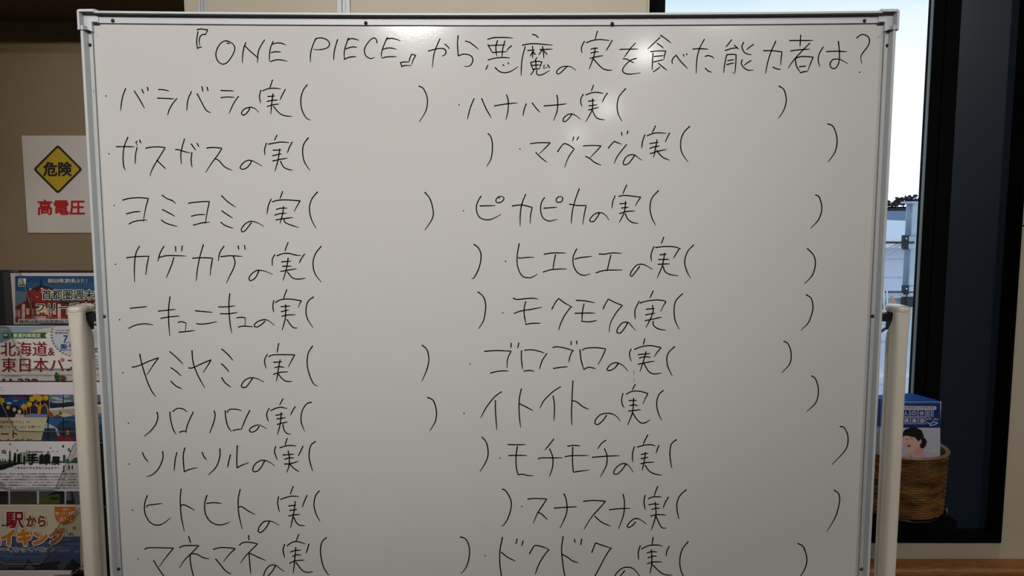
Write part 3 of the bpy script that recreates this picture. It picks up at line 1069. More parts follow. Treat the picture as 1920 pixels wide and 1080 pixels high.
HW['l9'] = [(230, 905, 4.8, "90,247|222,117 200,180 200,270 240,350 300,382 360,370 430,317|218,220 225,205 290,195 355,187|525,58 518,150 527,300 555,437|525,208 545,198 590,215 648,250|758,115 738,190 745,280 790,350 860,380 920,372 965,353|757,187 820,180 890,187|1057,62 1040,150 1045,280 1075,415|1047,218 1075,218 1130,255 1193,288|"
  "1320,355 1290,405 1245,447 1218,438 1228,400 1265,355 1310,345 1350,352 1407,382|1535,35 1520,70 1508,107|1423,150 1480,130 1530,122 1588,125|1403,128 1395,190 1412,262|1658,115 1635,170 1617,220|1495,210 1560,203|1505,250 1570,240|1495,300 1540,290 1597,287|1553,170 1540,270 1512,403|1540,312 1560,355 1590,382 1638,387|1768,75 1735,120 1722,200 1740,280 1775,348"),
 (930, 910, 5.189, "63,37 95,55 140,130 148,210 120,310 80,380 53,395")]
HW['l10'] = [(240, 1000, 4.8, "88,230|152,145 180,130 290,130 410,133 350,205 282,300|232,247 270,310 320,382 350,420|545,30 553,50 563,88|465,128 500,113 560,110 638,110 570,180 510,240 463,310|560,190 560,250 575,330 590,390 600,430|565,185 610,185 680,220 728,230|770,145 820,130 880,128 967,137 910,190 858,258|790,232 830,280 870,330 910,360 928,360|1085,20 1090,62|1005,107 1030,85 1090,80 1167,95 1110,150 1050,215 1012,270|1090,182 1095,260 1105,362|1100,180 1160,210 1237,243|"
  "1325,295 1300,340 1265,380 1240,410 1225,410 1222,375 1245,320 1285,288 1330,288 1370,320 1407,342|1537,10 1525,40 1513,70|1433,112 1480,80 1530,75 1597,97|1410,100 1395,150 1410,218|1628,97 1615,140 1603,180|1465,167 1510,153 1555,152|1483,207 1520,193 1558,197|1457,268 1510,247 1587,242|1510,127 1500,240 1487,358|1513,265 1570,335 1620,352 1665,343|1785,40 1745,80 1732,170 1755,290 1790,355 1812,375"),
 (860, 1000, 4.3636, "15,30 60,50 88,120 85,200 60,280 18,330")]
HW['r1'] = [(780, 145, 4.8, "387,248|523,192 490,270 463,375|592,193 630,280 677,365|707,257 810,240 912,230|815,160 830,210 828,300 810,380|992,240 973,290 963,348|1047,232 1080,275 1115,315|1153,257 1270,248 1352,238|1268,162 1275,210 1270,300 1238,390|"
  "1400,335 1380,365 1345,397 1323,395 1330,365 1365,337 1400,328 1440,345 1480,377|1597,72 1588,98 1577,125|1530,157 1580,140 1630,135 1685,145|1505,155 1485,190 1483,230 1495,262|1722,143 1697,180 1677,225|1553,215 1612,208|1557,257 1630,247|1553,293 1600,282 1645,270|1590,195 1585,290 1528,400|1590,300 1610,345 1640,372 1697,383|1887,102 1830,170 1810,250 1820,330 1855,395"),
 (1440, 150, 2.16, "45,25 65,40 74,80 65,120 43,155")]
HW['r2'] = [(900, 225, 4.571, "342,248|433,203 500,195 603,195 560,240 508,290|480,280 520,320 572,362|665,272 690,235 720,203 760,215 808,248 770,300 745,350 727,405|803,147 793,182|845,145 828,175|887,222 960,218 1038,222 1000,265 937,330|907,312 940,330 985,365 1037,387|1100,240 1125,210 1150,182 1180,195 1213,208|1255,212 1200,280 1170,325 1150,373|1213,107 1217,135|1267,95 1260,123|"
  "1325,305 1300,340 1270,375 1235,385 1228,365 1250,320 1290,298 1325,300 1355,322 1388,345|1503,52 1490,80 1475,113|1433,135 1480,117 1530,110 1597,115|1412,127 1393,185 1387,240|1625,113 1605,150 1588,190|1458,202 1533,190|1458,243 1500,228 1540,222|1460,288 1530,267 1597,253|1517,170 1505,240 1487,323|1517,262 1560,315 1623,345|1797,55 1745,110 1720,190 1730,280 1783,360"),
 (1440, 150, 2.16, "242,178 265,190 280,240 272,290 243,332")]
HW['r3'] = [(860, 340, 4.8, "42,265|200,135 165,200 162,270 190,325 250,347 310,335 380,298|192,222 330,218|370,138 345,150 333,175 350,193 385,185 407,160 400,140 370,135|365,150 368,155|483,222 570,213 662,235 648,300 643,378|602,118 570,200 555,290 553,402|772,148 742,200 740,280 765,335 820,358 887,340|767,242 885,233|900,140 880,155 878,180 900,190 930,178 937,150 920,137 895,142|998,205 1070,218 1148,217 1130,300 1117,388|1085,68 1045,180 1022,280 1013,380|"
  "1265,290 1245,325 1215,360 1185,362 1180,345 1210,305 1250,283 1290,285 1325,308 1353,348|1512,35 1495,70 1477,115|1443,135 1500,127 1640,143 1615,175 1590,222|1407,132 1388,180 1378,242|1452,202 1513,198|1467,240 1530,233|1450,290 1510,272 1585,267|1502,182 1490,280 1443,373|1500,293 1525,345 1565,370 1618,380|1798,85 1740,150 1722,240 1740,330 1773,395"),
 (1440, 150, 2.16, "193,466 208,475 218,520 205,565 172,601")]
HW['r4'] = [(880, 440, 4.3636, "297,218|408,75 392,170 395,260 430,335 480,353 520,345 557,322|403,187 415,192 470,186 530,186|613,160 680,150 788,150|705,165 692,230 685,283|605,305 680,285 795,280|878,117 850,180 852,250 885,310 935,333 987,320|863,200 910,188 1005,177|1063,157 1100,160 1170,150 1245,153|1158,168 1140,240 1127,297|1038,312 1110,292 1250,290|"
  "1392,262 1360,305 1330,342 1315,335 1330,295 1370,250 1415,242 1450,255 1502,285|1590,22 1580,50 1570,73|1525,105 1600,97 1680,100 1730,118|1510,100 1487,160 1490,217|1715,120 1695,150 1672,193|1560,165 1615,160|1550,203 1635,202|1547,243 1640,238|1598,153 1580,250 1537,355|1587,260 1600,300 1640,325 1710,337|1835,85 1785,140 1762,220 1780,300 1812,355"),
 (1440, 150, 2.16, "160,683 185,710 192,745 180,790 147,826")]
HW['r5'] = [(880, 540, 4.571, "287,213|378,88 410,98 480,92 540,88 588,95|385,217 450,195 520,185 623,165|483,117 468,200 485,310|485,312 540,303 610,302|708,180 740,120 765,90 820,130 880,162|872,160 820,230 785,300 765,362|917,105 1000,112 1073,127|907,217 990,215 1077,215|983,138 970,200 965,285|963,285 1030,290 1093,278|1147,178 1170,130 1192,95 1250,125 1313,150 1260,210 1210,300 1198,378|"
  "1355,300 1330,345 1295,385 1265,383 1270,350 1310,300 1360,295 1390,325 1425,362|1575,27 1562,55 1548,87|1463,128 1530,110 1600,102 1660,108 1685,118 1665,150 1640,200|1455,115 1420,190 1423,267|1517,182 1587,175|1512,230 1592,215|1507,280 1580,265 1647,250|1570,150 1575,200 1550,270 1512,340|1575,285 1580,320 1620,350 1683,362|1827,50 1770,110 1755,190 1765,280 1798,352"),
 (1440, 150, 2.16, "155,870 175,885 182,925 165,980 133,1014")]
HW['r6'] = [(870, 630, 4.571, "53,240|177,132 280,125 405,130 375,190 368,273|228,317 310,300 382,300|405,63 402,103|470,60 460,102|493,127 492,200 503,285|520,122 580,118 640,130 687,145|710,152 670,210 647,285|515,302 560,295 603,303|762,98 800,92 870,105 945,128|930,128 910,170 898,225|767,278 830,268 887,263|918,48 918,80|965,45 967,72|993,118 1005,210 1027,287|1018,118 1050,105 1130,100 1215,110 1185,180 1150,243|1027,287 1070,268 1130,280|"
  "1320,240 1285,280 1240,297 1225,285 1250,250 1290,230 1330,235 1370,260 1405,300|1550,25 1543,50 1535,75|1463,115 1520,92 1600,83 1690,100 1655,140 1632,178|1432,113 1418,155 1433,215|1493,160 1597,150|1503,190 1550,178 1600,183|1493,242 1560,228 1632,215|1560,135 1540,210 1508,305|1545,240 1580,300 1625,325 1692,317|1805,92 1755,140 1738,200 1750,270 1785,342"),
 (1440, 630, 2.4, "72,24 90,35 104,75 98,125 62,165")]
HW['r7'] = [(850, 710, 4.571, "92,297|412,113 350,160 280,250 235,335|360,188 362,290 373,438|583,88 565,180 565,310 577,418|567,215 610,235 683,275|918,70 850,115 775,190 742,253|855,150 867,230 863,362|1025,20 1018,150 1013,300 1015,398|1025,190 1060,200 1110,240 1160,262|"
  "1312,315 1285,355 1240,393 1213,385 1220,350 1260,310 1310,297 1360,302 1400,325 1432,363|1558,50 1547,70 1535,97|1483,133 1530,110 1590,107 1668,127 1645,170 1625,217|1455,127 1443,170 1448,220 1465,248|1507,188 1572,187|1515,232 1545,223 1582,232|1503,278 1550,272 1607,267|1545,170 1535,290 1493,398|1540,297 1570,345 1610,380 1650,375 1687,352|1798,102 1760,140 1743,210 1755,290 1785,355"),
 (1440, 630, 2.4, "197,180 215,195 227,245 215,300 174,340")]
HW['r8'] = [(890, 810, 4.8, "228,235|302,113 370,115 457,113|308,213 380,210 470,212|385,132 372,220 375,320 392,385 430,380 480,392 530,393|710,65 680,105 632,163|573,243 600,233 700,233 788,232|675,153 703,230 700,320 672,402|838,128 890,120 947,125|815,222 880,213 1030,212|883,137 880,250 888,362 950,352 1030,343|1180,75 1140,105 1107,153|1060,228 1180,218 1305,213|1168,152 1190,210 1185,300 1130,405|"
  "1360,292 1330,335 1290,375 1255,380 1252,355 1285,310 1330,285 1370,290 1400,320 1427,362|1557,28 1535,70 1517,113|1468,135 1530,118 1590,115 1627,127|1437,133 1420,200 1423,270|1658,123 1645,155 1633,190|1500,202 1562,192|1498,240 1563,227|1497,285 1550,275 1615,272|1537,185 1525,270 1507,345|1535,300 1570,350 1620,378 1683,388|1817,68 1770,110 1757,190 1763,260 1775,325"),
 (1440, 630, 2.4, "325,407 345,415 360,455 350,510 288,579")]
HW['r9'] = [(930, 910, 5.189, "250,207|310,135 380,128 495,133 450,200 400,280 363,370|410,262 450,285 500,332|567,222 690,213 788,208|663,85 685,150 690,250 660,340 622,417|852,155 950,147 1067,155 1010,220 930,310 857,427|963,303 1030,360 1113,397|1105,238 1200,227 1305,225|1237,90 1250,170 1240,290 1190,425|"
  "1355,358 1330,390 1290,413 1275,400 1300,360 1350,325 1395,330 1465,377|1573,12 1553,60 1540,105|1483,130 1530,113 1610,113|1452,98 1440,160 1452,238|1677,117 1645,170 1627,222|1487,190 1530,182 1588,185|1517,235 1560,223 1597,227|1507,297 1580,285 1655,290|1548,165 1555,290 1510,437|1558,305 1590,375 1615,412 1655,418|1850,45 1790,100 1760,180 1765,260 1780,325"),
 (1440, 630, 2.4, "298,694 318,710 322,745 305,810 265,880")]
HW['r10'] = [(860, 1000, 4.3636, "217,183|358,35 338,140 337,250 350,350 355,400|350,155 400,195 465,228|478,48 468,88|527,62 517,102|580,167 600,130 627,100 690,112 743,135|735,135 680,210 645,280 627,335|855,27 842,130 855,270 870,350 880,400|845,172 890,195 930,225 978,240|948,52 952,77|1007,48 998,98|1090,155 1105,115 1120,78 1190,103 1255,123|1245,120 1200,190 1150,285 1115,350 1100,390|"
  "1357,307 1330,340 1300,380 1280,385 1283,340 1330,290 1380,277 1430,290 1470,335 1490,370|1590,35 1587,60 1582,92|1498,127 1550,102 1610,95 1670,103|1485,103 1470,155 1473,215|1723,108 1705,140 1697,187|1543,160 1580,150 1622,153|1550,200 1590,187 1620,187|1545,248 1590,235 1662,233|1577,137 1580,240 1565,330|1580,250 1640,310 1685,337 1745,342|1877,70 1830,130 1810,210 1815,290 1838,350 1850,390"),
 (1440, 630, 2.4, "135,934 160,950 175,1005 165,1050 145,1082")]
HWL = {'title': 'handwritten heading line with quoted title and question mark'}
ORD = ['first', 'second', 'third', 'fourth', 'fifth', 'sixth', 'seventh', 'eighth', 'ninth', 'tenth']
for i in range(10):
    HWL['l%d' % (i + 1)] = 'handwritten %s entry of the left column' % ORD[i]
    HWL['r%d' % (i + 1)] = 'handwritten %s entry of the right column' % ORD[i]
YI = -0.0002
for key, blocks in HW.items():
    for bi, (ox, oy, s_, txt) in enumerate(blocks):
        if bi == 0 or key != 'title':
            g = G()
        for st in txt.split('|'):
            pts = [tuple(float(c) for c in q.split(',')) for q in st.split()]
            pts = [(ox + a / s_, oy + b / s_) for a, b in pts]
            if len(pts) == 1:
                x, y = pts[0]
                g.add([P(x + 1.5 * math.cos(t), y + 1.3 * math.sin(t), YI) for t in [k * math.pi / 4 for k in range(8)]], [tuple(range(8))], M_ink)
            else:
                ribbon(g, pts, 2.25, YI, M_ink)
        if key == 'title' and bi < len(blocks) - 1:
            continue
        me = bpy.data.meshes.new('handwriting')
        me.from_pydata(g.v, [], g.f)
        me.materials.append(M_ink)
        me.update()
        link('handwriting', me, wb, label=HWL[key] if bi == 0 or key == 'title' else HWL[key].replace('handwritten', 'closing bracket of the'))
# small smudges on the left rail and tiny marks
g = G()
for st in ("199,786 201,781 202,787 200,790", "198,798 202,797 201,805 199,803", "201,811 202,806", "175,170 176,173"):
    pts = [tuple(float(c) for c in q.split(',')) for q in st.split()]
    ribbon(g, pts, 1.1, FLF - 0.0003, M_inkf)
me = bpy.data.meshes.new('smudge')
me.from_pydata(g.v, [], g.f)
me.materials.append(M_inkf)
link('smudge', me, wb, label='small black marker smudges on the left rail')
g = G()
for st in ("1188,694 1189,704", "1189,710 1189,716", "1183,1 1183,1.5"):
    pts = [tuple(float(c) for c in q.split(',')) for q in st.split()]
    if pts[0][1] > 60:
        ribbon(g, pts, 0.9, YI, M_inkf)
me = bpy.data.meshes.new('smudge')
me.from_pydata(g.v, [], g.f)
me.materials.append(M_inkf)
link('smudge', me, wb, label='faint leftover marker specks')

# ------------------------------------------------------------------ danger sign on the left wall
YS = YR - 0.006
sg = thing('danger_sign', 'white plate with yellow diamond and red characters on the left wall', 'sign', tuple(P(110, 350, YS)))
x0, x1 = P(46, 350, YS).x, P(172, 350, YS).x + 0.01
z0, z1 = P(100, 437, YS).z, P(100, 254, YS).z
g = G()
g.bbox((x0, YS, z0), (x1, YR - 0.0005, z1), mat('sign_plate', (220, 208, 198), rough=0.4, var=0.02), 0.0018)
g.obj('plate', sg)


def rdia(cx, cy, r, rc, n=6):
    pts = []
    for k in range(4):
        a = math.radians(90 * k)
        ccx, ccy = cx + (r - rc * 1.414) * math.cos(a), cy + (r - rc * 1.414) * math.sin(a)
        for j in range(n + 1):
            b = a - math.pi / 4 + math.pi / 2 * j / n
            pts.append((ccx + rc * math.cos(b), ccy + rc * math.sin(b)))
    return pts


a = Art(YS - 0.0002)
cx, cy = 108.5, 317.5
a.poly(rdia(cx, cy, 46.5, 5), (20, 16, 20))
a.poly(rdia(cx, cy, 41, 3.5), (196, 164, 20))
a.text('危険', (82, 304, 134, 330), (14, 14, 30), bold=0.035)
a.text('高電圧', (71, 375, 158.5, 402.5), (186, 26, 22), bold=0.03)
a.done('sign_print', sg)

# black box mounted high in the corner
bx = thing('wall_speaker', 'small black box mounted high on the left wall', 'speaker', tuple(P(-30, 0, YR - 0.06)))
g = G()
g.bbox((P(-62, 20, YR - .08).x, YR - 0.08, P(0, 36, YR).z), (P(12.5, 20, YR).x, YR - 0.0005, P(0, -70, YR - .08).z), M_black, 0.004)
g.obj('case', bx)
g = G()
g.bbox((P(-56, 20, YR - .08).x, YR - 0.083, P(0, 30, YR).z), (P(6, 20, YR).x, YR - 0.0795, P(0, -64, YR - .08).z), M_wframe, 0.001)
g.obj('grille', bx)

# ------------------------------------------------------------------ brochure rack
YK = 0.335
rk = thing('brochure_rack', 'black tiered brochure rack with clear pockets left of the whiteboard', 'rack', (X(90, 800, YK), YK + 0.1, 0))
ROWS = [(512, 608), (611, 714), (717, 826), (829, 945), (948, 1069), (1072, 1180)]
XR0, XR1 = P(-210, 800, YK).x, P(206, 900, YK).x
STEP = 0.012


def yrow(i):
    return YK - STEP * i


g = G()
g.box((P(-230, 800, YK).x, YK + 0.03, 0.05), (XR1, YK + 0.05, P(60, 508, YK + .03).z), M_rack)
g.obj('back_panel', rk)
g = G()
ztp = P(60, 508, YK).z
g.box((P(-200, 800, YK).x, YK + 0.004, ztp - 0.5), (P(8, 560, YK).x, YK + 0.028, ztp), M_rack)
g.box((P(8.2, 560, YK).x, YK + 0.0, P(8, 609, YK).z), (P(23, 560, YK).x, YK + 0.028, ztp - 0.0015), M_rackp)
g.obj('divider', rk)
for i, (ya, yb) in enumerate(ROWS):
    Yr = yrow(i)
    g = G()
    zb = P(60, yb, Yr).z
    zn = P(60, yb + 3.4, Yr).z
    g.box((P(-200, 800, Yr).x, Yr - 0.010, zn), (P(205, 900, Yr).x, YK + 0.03, zb), M_rack)
    g.obj('shelf', rk)
for x in (P(-215, 800, YK).x, XR1 - 0.008):
    G().box((x, YK - 0.07, 0.0), (x + 0.008, YK + 0.05, P(60, 826, YK).z), M_rack).obj('side_panel', rk)
G().box((XR0, YK - 0.1, 0.0), (XR1, YK + 0.06, 0.06), M_rack).obj('base', rk)

# clear pocket fronts: outline of the cut-out upper edge in pixels
POCK = [
 [(22, 508.5), (33, 509), (40, 519), (58, 573), (66, 598), (72, 605), (215, 607)],
 [(-60, 611), (11, 612), (15, 618), (25, 640), (48, 686), (54, 692), (128, 691.5), (210, 690)],
 [(-60, 720), (-20, 722), (6, 764), (24, 800), (33, 808), (130, 810), (215, 808)],
 [(-60, 905), (0, 905), (6, 915), (12, 918), (98, 918), (105, 914), (139, 832), (150, 830), (200, 830)],
 [(-60, 1050), (0, 1052), (10, 1058), (75, 1058), (90, 1030), (110, 985), (150, 952), (200, 950)]]
for i, ln in enumerate(POCK):
    Yr = yrow(i) - 0.007
    ya, yb = ROWS[i]
    pts = ln + [(ln[-1][0], yb), (ln[0][0], yb)]
    g = G()
    v = [P(x, y, Yr) for x, y in pts]
    g.add(v, [tuple(range(len(v)))], M_acr)
    me = g.mesh('pocket_front')
    o = link('pocket_front', me, rk, label='clear acrylic pocket front')
    g = G()
    for (xa, ya_), (xb, yb_) in zip(ln[:-1], ln[1:]):
        g.tube(P(xa, ya_, Yr), P(xb, yb_, Yr), 0.00075, M_acr_edge, 6)
    g.obj('pocket_edge', o)

WHT = (234, 226, 229)


def brochure(i, label, x0, x1, paper=WHT, lean=0):
    ya, yb = ROWS[i]
    Yr = yrow(i)
    t = thing('brochure', label, 'brochure', tuple(P((x0 + x1) / 2, yb, Yr)), group='brochures in the rack')
    g = G()
    g.box((P(x0, (ya + yb) / 2, Yr).x, Yr, P(60, yb - 0.3, Yr).z), (P(x1, (ya + yb) / 2, Yr).x, Yr + 0.006, P(60, ya, Yr).z), mat('paper_%d' % i, paper, rough=0.45, var=0.01))
    g.obj('pages', t)
    return t, Art(Yr - 0.0003, clip=(-400, ya, x1, yb - 0.3))


# row 1: red brick station
t, a = brochure(0, 'blue travel brochure showing a red brick domed station, in the top pocket', 23, 194, (196, 184, 182))
a.rect(28.5, 517.5, 190, 605, (44, 78, 112))
a.rect(28.5, 517.5, 190, 529, (20, 62, 106))
a.rect(28.5, 529, 190, 545, (38, 76, 112))
a.poly([(28.5, 545), (52, 548), (60, 562), (60, 575), (28.5, 575)], (92, 116, 134))
a.poly([(28.5, 575), (44, 566), (52, 562), (52, 605), (28.5, 605)], (110, 34, 26))
a.rect(49, 548, 180, 605, (118, 30, 22))
a.poly([(51, 562), (50, 553), (56, 544), (66, 538), (77, 535.5), (90, 537), (99, 543), (104, 552), (104, 562)], (128, 26, 18))
a.poly([(56, 545), (66, 538.5), (77, 535), (90, 537), (100, 543.5), (86, 541), (70, 541.5)], (28, 14, 20))
a.poly([(74, 537), (77, 520), (80, 537)], (16, 16, 24))
a.ell(57, 542, 1.6, 1.6, (230, 190, 170))
a.ell(78.5, 541, 1.8, 1.8, (240, 190, 170))
a.ell(70, 543.5, 3.5, 3, (40, 18, 22))
a.rect(51, 556, 62, 568, (86, 44, 38))
for x in (53, 56, 59):
    a.rect(x, 557, x + 1, 567, (150, 100, 84))
a.rect(68, 556, 71, 557.5, (240, 190, 160))
a.poly([(100, 563), (224, 566), (224, 569), (100, 567)], (60, 72, 36))
a.rect(112, 566, 180, 572, (34, 14, 24))
a.poly([(28.5, 578), (50, 566), (104, 568), (180, 574), (180, 582), (28.5, 580)], (92, 26, 22))
for x in (41, 108, 133):
    a.rect(x, 570, x + 6, 605, (212, 170, 166))
for x in (29, 33, 36, 90, 94):
    a.rect(x, 582, x + 2, 594, (196, 158, 150))
for x in (49, 68, 84, 99, 124):
    a.rect(x, 578, x + 6, 590, (200, 160, 146))
for x in (60, 63, 78, 90):
    a.rect(x, 579, x + 1, 601, (196, 150, 140))
a.poly([(72, 580), (76, 571), (84, 571), (88, 580), (88, 586), (72, 586)], (226, 190, 150))
a.rect(29, 580, 106, 581, (180, 120, 104))
for x in (66, 73, 80):
    a.ell(x + 3, 596, 4, 3.4, (206, 170, 160))
a.rect(30, 595, 124, 596.2, (150, 84, 72))
a.rect(34, 522, 48.5, 537, (206, 204, 190))
for y in (523.5, 526, 529, 531):
    a.rect(35, y, 45, y + 1, (110, 104, 96))
a.rect(35, 533, 47.5, 535.5, (40, 40, 38))
a.poly([(42, 522), (48.5, 522), (48.5, 533)], (222, 222, 214))
a.text('週末はお得に旅を楽しもう！！', (90, 522.5, 163, 530), (196, 188, 158), bold=0.02)
a.text('首都圏週末', (78.5, 543.5, 176.5, 561.5), (12, 22, 42), bold=0.02, outline=(214, 220, 196), ow=0.055)
a.text('フリー乗車券', (68, 568, 193, 585.5), (12, 22, 42), bold=0.02, outline=(214, 220, 196), ow=0.055)
a.rect(34, 598, 190, 608, (186, 172, 172))
a.text('発売は有効期間開始日の前日まで', (36, 600, 176, 607), (34, 34, 62), bold=0.02)
a.done('cover_print', t)

# row 2: pass brochure
t, a = brochure(1, 'white brochure with large dark red characters and a green ribbon, second pocket down', -16, 196, (232, 224, 218))
a.poly([(-16, 611.5), (125, 611.5), (100, 614), (70, 618), (40, 628), (0, 640), (-16, 640)], (150, 166, 180))
a.poly([(-16, 622), (20, 618), (20, 636), (5, 642), (-16, 646)], (120, 146, 156))
a.poly([(40, 627), (70, 619), (98, 615), (96, 622), (60, 628)], (206, 198, 168))
a.ell(145, 630, 48, 36, (196, 198, 204))
n = 46
for k in range(n):
    an = 2 * math.pi * k / n
    x, y = 146 + 50 * math.cos(an), 628 + 41 * math.sin(an)
    if y > 613 and x < 196:
        a.ell(x, y, 1.9, 1.6, (86, 92, 112), n=8)
        a.ell(x, y, 0.9, 0.7, (190, 192, 200), n=6)
a.ell(146, 628, 46.5, 37.8, (200, 200, 206), n=40)
a.poly([(19, 623.5), (87, 623.5), (82.5, 628.5), (87, 634), (19, 634)], (28, 104, 22))
a.rect(5, 624, 15.5, 634, (44, 92, 62))
a.rect(6.5, 626, 14, 630, (176, 190, 180))
a.rect(7.5, 632, 13, 635, (44, 92, 62))
a.text('普通列車限定', (24.5, 625.2, 76, 632.8), (208, 216, 190), bold=0.03)
a.text('北海道', (0.8, 640.5, 88, 667.5), (134, 8, 10), bold=-0.005)
a.text('&', (90, 652, 101.5, 666.5), (134, 8, 10))
a.text('東日本パス', (2.5, 670.5, 148, 697.5), (134, 8, 10), bold=-0.005)
a.text('JR北海道', (106, 618, 138, 621), (22, 22, 26), bold=0.03)
a.text('普通列車・快速', (103, 622.5, 148, 626), (22, 22, 26), bold=0.03)
a.text('7', (119, 629, 127, 641), (12, 44, 96), bold=0.02)
a.text('乗り', (113, 645, 138, 655), (30, 74, 142), bold=0.03)
a.rect(119, 642, 150, 643, (40, 60, 110))
a.rect(113, 656, 150, 657, (40, 60, 110))
a.text('※有効期間中、フリーエリア内の', (6, 704, 96, 706.5), (110, 84, 84))
a.text('11,330', (5, 710, 70, 724), (126, 22, 42), bold=0.03)
a.poly([(101, 704), (105, 697), (113, 705), (110, 714), (104, 714)], (30, 96, 44))
a.ell(117, 709, 6.5, 5, (120, 70, 34), n=12)
a.ell(113, 709, 3, 3, (150, 96, 50), n=10)
a.rect(-16, 702.5, 196, 703.2, (170, 162, 156))
for k, y in enumerate((652, 658, 666, 672, 677, 682, 687)):
    a.text('列車の自由席', (173, y, 195, y + 4), (44, 66, 46), bold=0.02)
a.poly([(168, 624), (196, 611.5), (196, 646), (180, 640)], (176, 184, 180))
a.done('cover_print', t)

# row 3: illustrated brochure
t, a = brochure(2, 'pink-topped brochure with golden trees and winter scenes, third pocket down', -30, 192, (238, 224, 230))
a.text('あなたの', (-8, 725.5, 5, 728), (34, 30, 34))
a.text('旅しよう。', (-12, 730, 9, 732.5), (34, 30, 34))
a.rect(-30, 740, 92, 782.5, (30, 30, 54))
a.poly([(5, 748), (25, 742), (50, 745), (50, 758), (40, 766), (15, 760)], (28, 62, 116))
a.poly([(20, 745), (40, 743), (48, 747), (30, 751)], (84, 52, 76))
a.ell(17, 756, 5, 2.2, (150, 176, 196), n=12)
a.ell(29, 751.5, 5, 1.2, (120, 140, 190), n=10)
a.rect(72, 758, 90, 779, (48, 54, 78))
a.rect(58, 760, 72, 778, (34, 36, 54))
for (x, y, r) in ((2, 752, 10), (15, 764, 5), (45, 763, 9), (55, 758, 8), (60, 748, 8), (74, 747, 10), (86, 746, 8), (66, 744, 8)):
    for k in range(7):
        an = k * 0.9 + x
        a.poly([(x + r * math.cos(an - 0.25) * .4, y + r * math.sin(an - .25) * .4), (x + r * math.cos(an), y + r * math.sin(an)), (x + r * math.cos(an + .25) * .4, y + r * math.sin(an + .25) * .4)], (206, 166, 44))
    a.ell(x, y, r * .62, r * .6, (200, 158, 38), n=10)
a.poly([(70, 778), (71, 765), (66, 752), (73, 762), (76, 750), (78, 762), (76, 778)], (198, 130, 38))
a.line([(78, 764), (84, 757), (89, 765), (90, 779)], 1.6, (214, 170, 66))
a.line([(72, 764), (64, 757)], 1.6, (214, 170, 66))
for x in (44, 49, 56):
    a.rect(x, 764, x + 2, 778, (160, 112, 44))
a.poly([(46, 778), (60, 775.5), (88, 777), (90, 782.5), (40, 782.5)], (116, 126, 164))
a.ell(27, 768, 7, 8, (16, 12, 16), n=12)
a.rect(18, 768, 34, 782, (18, 16, 22))
a.ell(27, 768, 3.2, 4, (206, 164, 150), n=12)
a.ell(36.5, 771, 5.5, 6.5, (52, 22, 20), n=12)
a.ell(36.5, 772, 3.2, 4, (218, 176, 160), n=12)
a.poly([(28, 782.5), (30, 776), (38, 777), (44, 777), (45, 782.5)], (196, 172, 176))
a.rect(93, 740, 192, 782, (96, 112, 132))
a.rect(93, 754, 192, 765, (22, 40, 62))
for (x, y, w_) in ((103, 746, 8), (112, 749, 9), (122, 743, 8), (110, 754, 14), (125, 752, 10)):
    a.ell(x, y, w_, 1.8, (170, 176, 186), n=10)
a.poly([(92, 766), (135, 762), (192, 758), (192, 775), (92, 781)], (176, 164, 144))
a.poly([(92, 766), (135, 762), (192, 758), (192, 762), (92, 769.5)], (216, 206, 190))
a.rect(117.5, 740, 119.5, 766, (16, 22, 34))
a.rect(91.2, 740, 92.4, 781, (60, 40, 24))
a.poly([(90, 770), (97, 773), (101, 780), (90, 781)], (134, 66, 46))
a.poly([(100, 781), (111, 776), (122, 781)], (130, 34, 44))
a.poly([(108, 777), (122, 774), (136, 779), (120, 782.5)], (206, 192, 170))
a.poly([(110, 777), (113, 769), (117, 778)], (50, 84, 34))
a.rect(-30, 782.5, 92, 826, (204, 194, 160))
a.poly([(89, 782.5), (192, 782.5), (192, 826), (77, 826)], (44, 64, 82))
a.rect(90, 784, 192, 802, (48, 92, 140))
a.poly([(104, 802), (113, 791), (124, 788), (136, 790), (192, 796), (192, 803)], (34, 66, 94))
a.poly([(87, 792), (97, 797), (106, 803), (84, 803)], (176, 184, 194))
a.rect(86, 803, 192, 804.4, (14, 20, 30))
for x in (89, 117.5):
    a.rect(x, 782.5, x + 2.2, 826, (12, 16, 26))
a.poly([(103, 803), (107, 803), (113, 818), (110, 822)], (200, 166, 150))
a.poly([(107, 817), (119, 817), (124, 826), (108, 826)], (146, 22, 34))
a.ell(127, 809, 6, 6, (62, 30, 22), n=12)
a.ell(127, 811, 3.6, 4.4, (196, 140, 116), n=12)
a.poly([(122, 820), (132, 818), (138, 826), (120, 826)], (160, 30, 40))
a.text('日倶楽部パス」や', (-4, 788.5, 56, 794), (128, 32, 26), bold=0.015)
a.text('北陸フリーきっぷ」も使って', (-6, 797.5, 77, 803), (92, 40, 30), bold=0.012)
a.text('ート', (2, 806, 33, 821.5), (142, 20, 18), bold=0.015)
a.text('のんびり', (-12, 822, 62, 835), (92, 40, 30), bold=0.01)
a.done('cover_print', t)

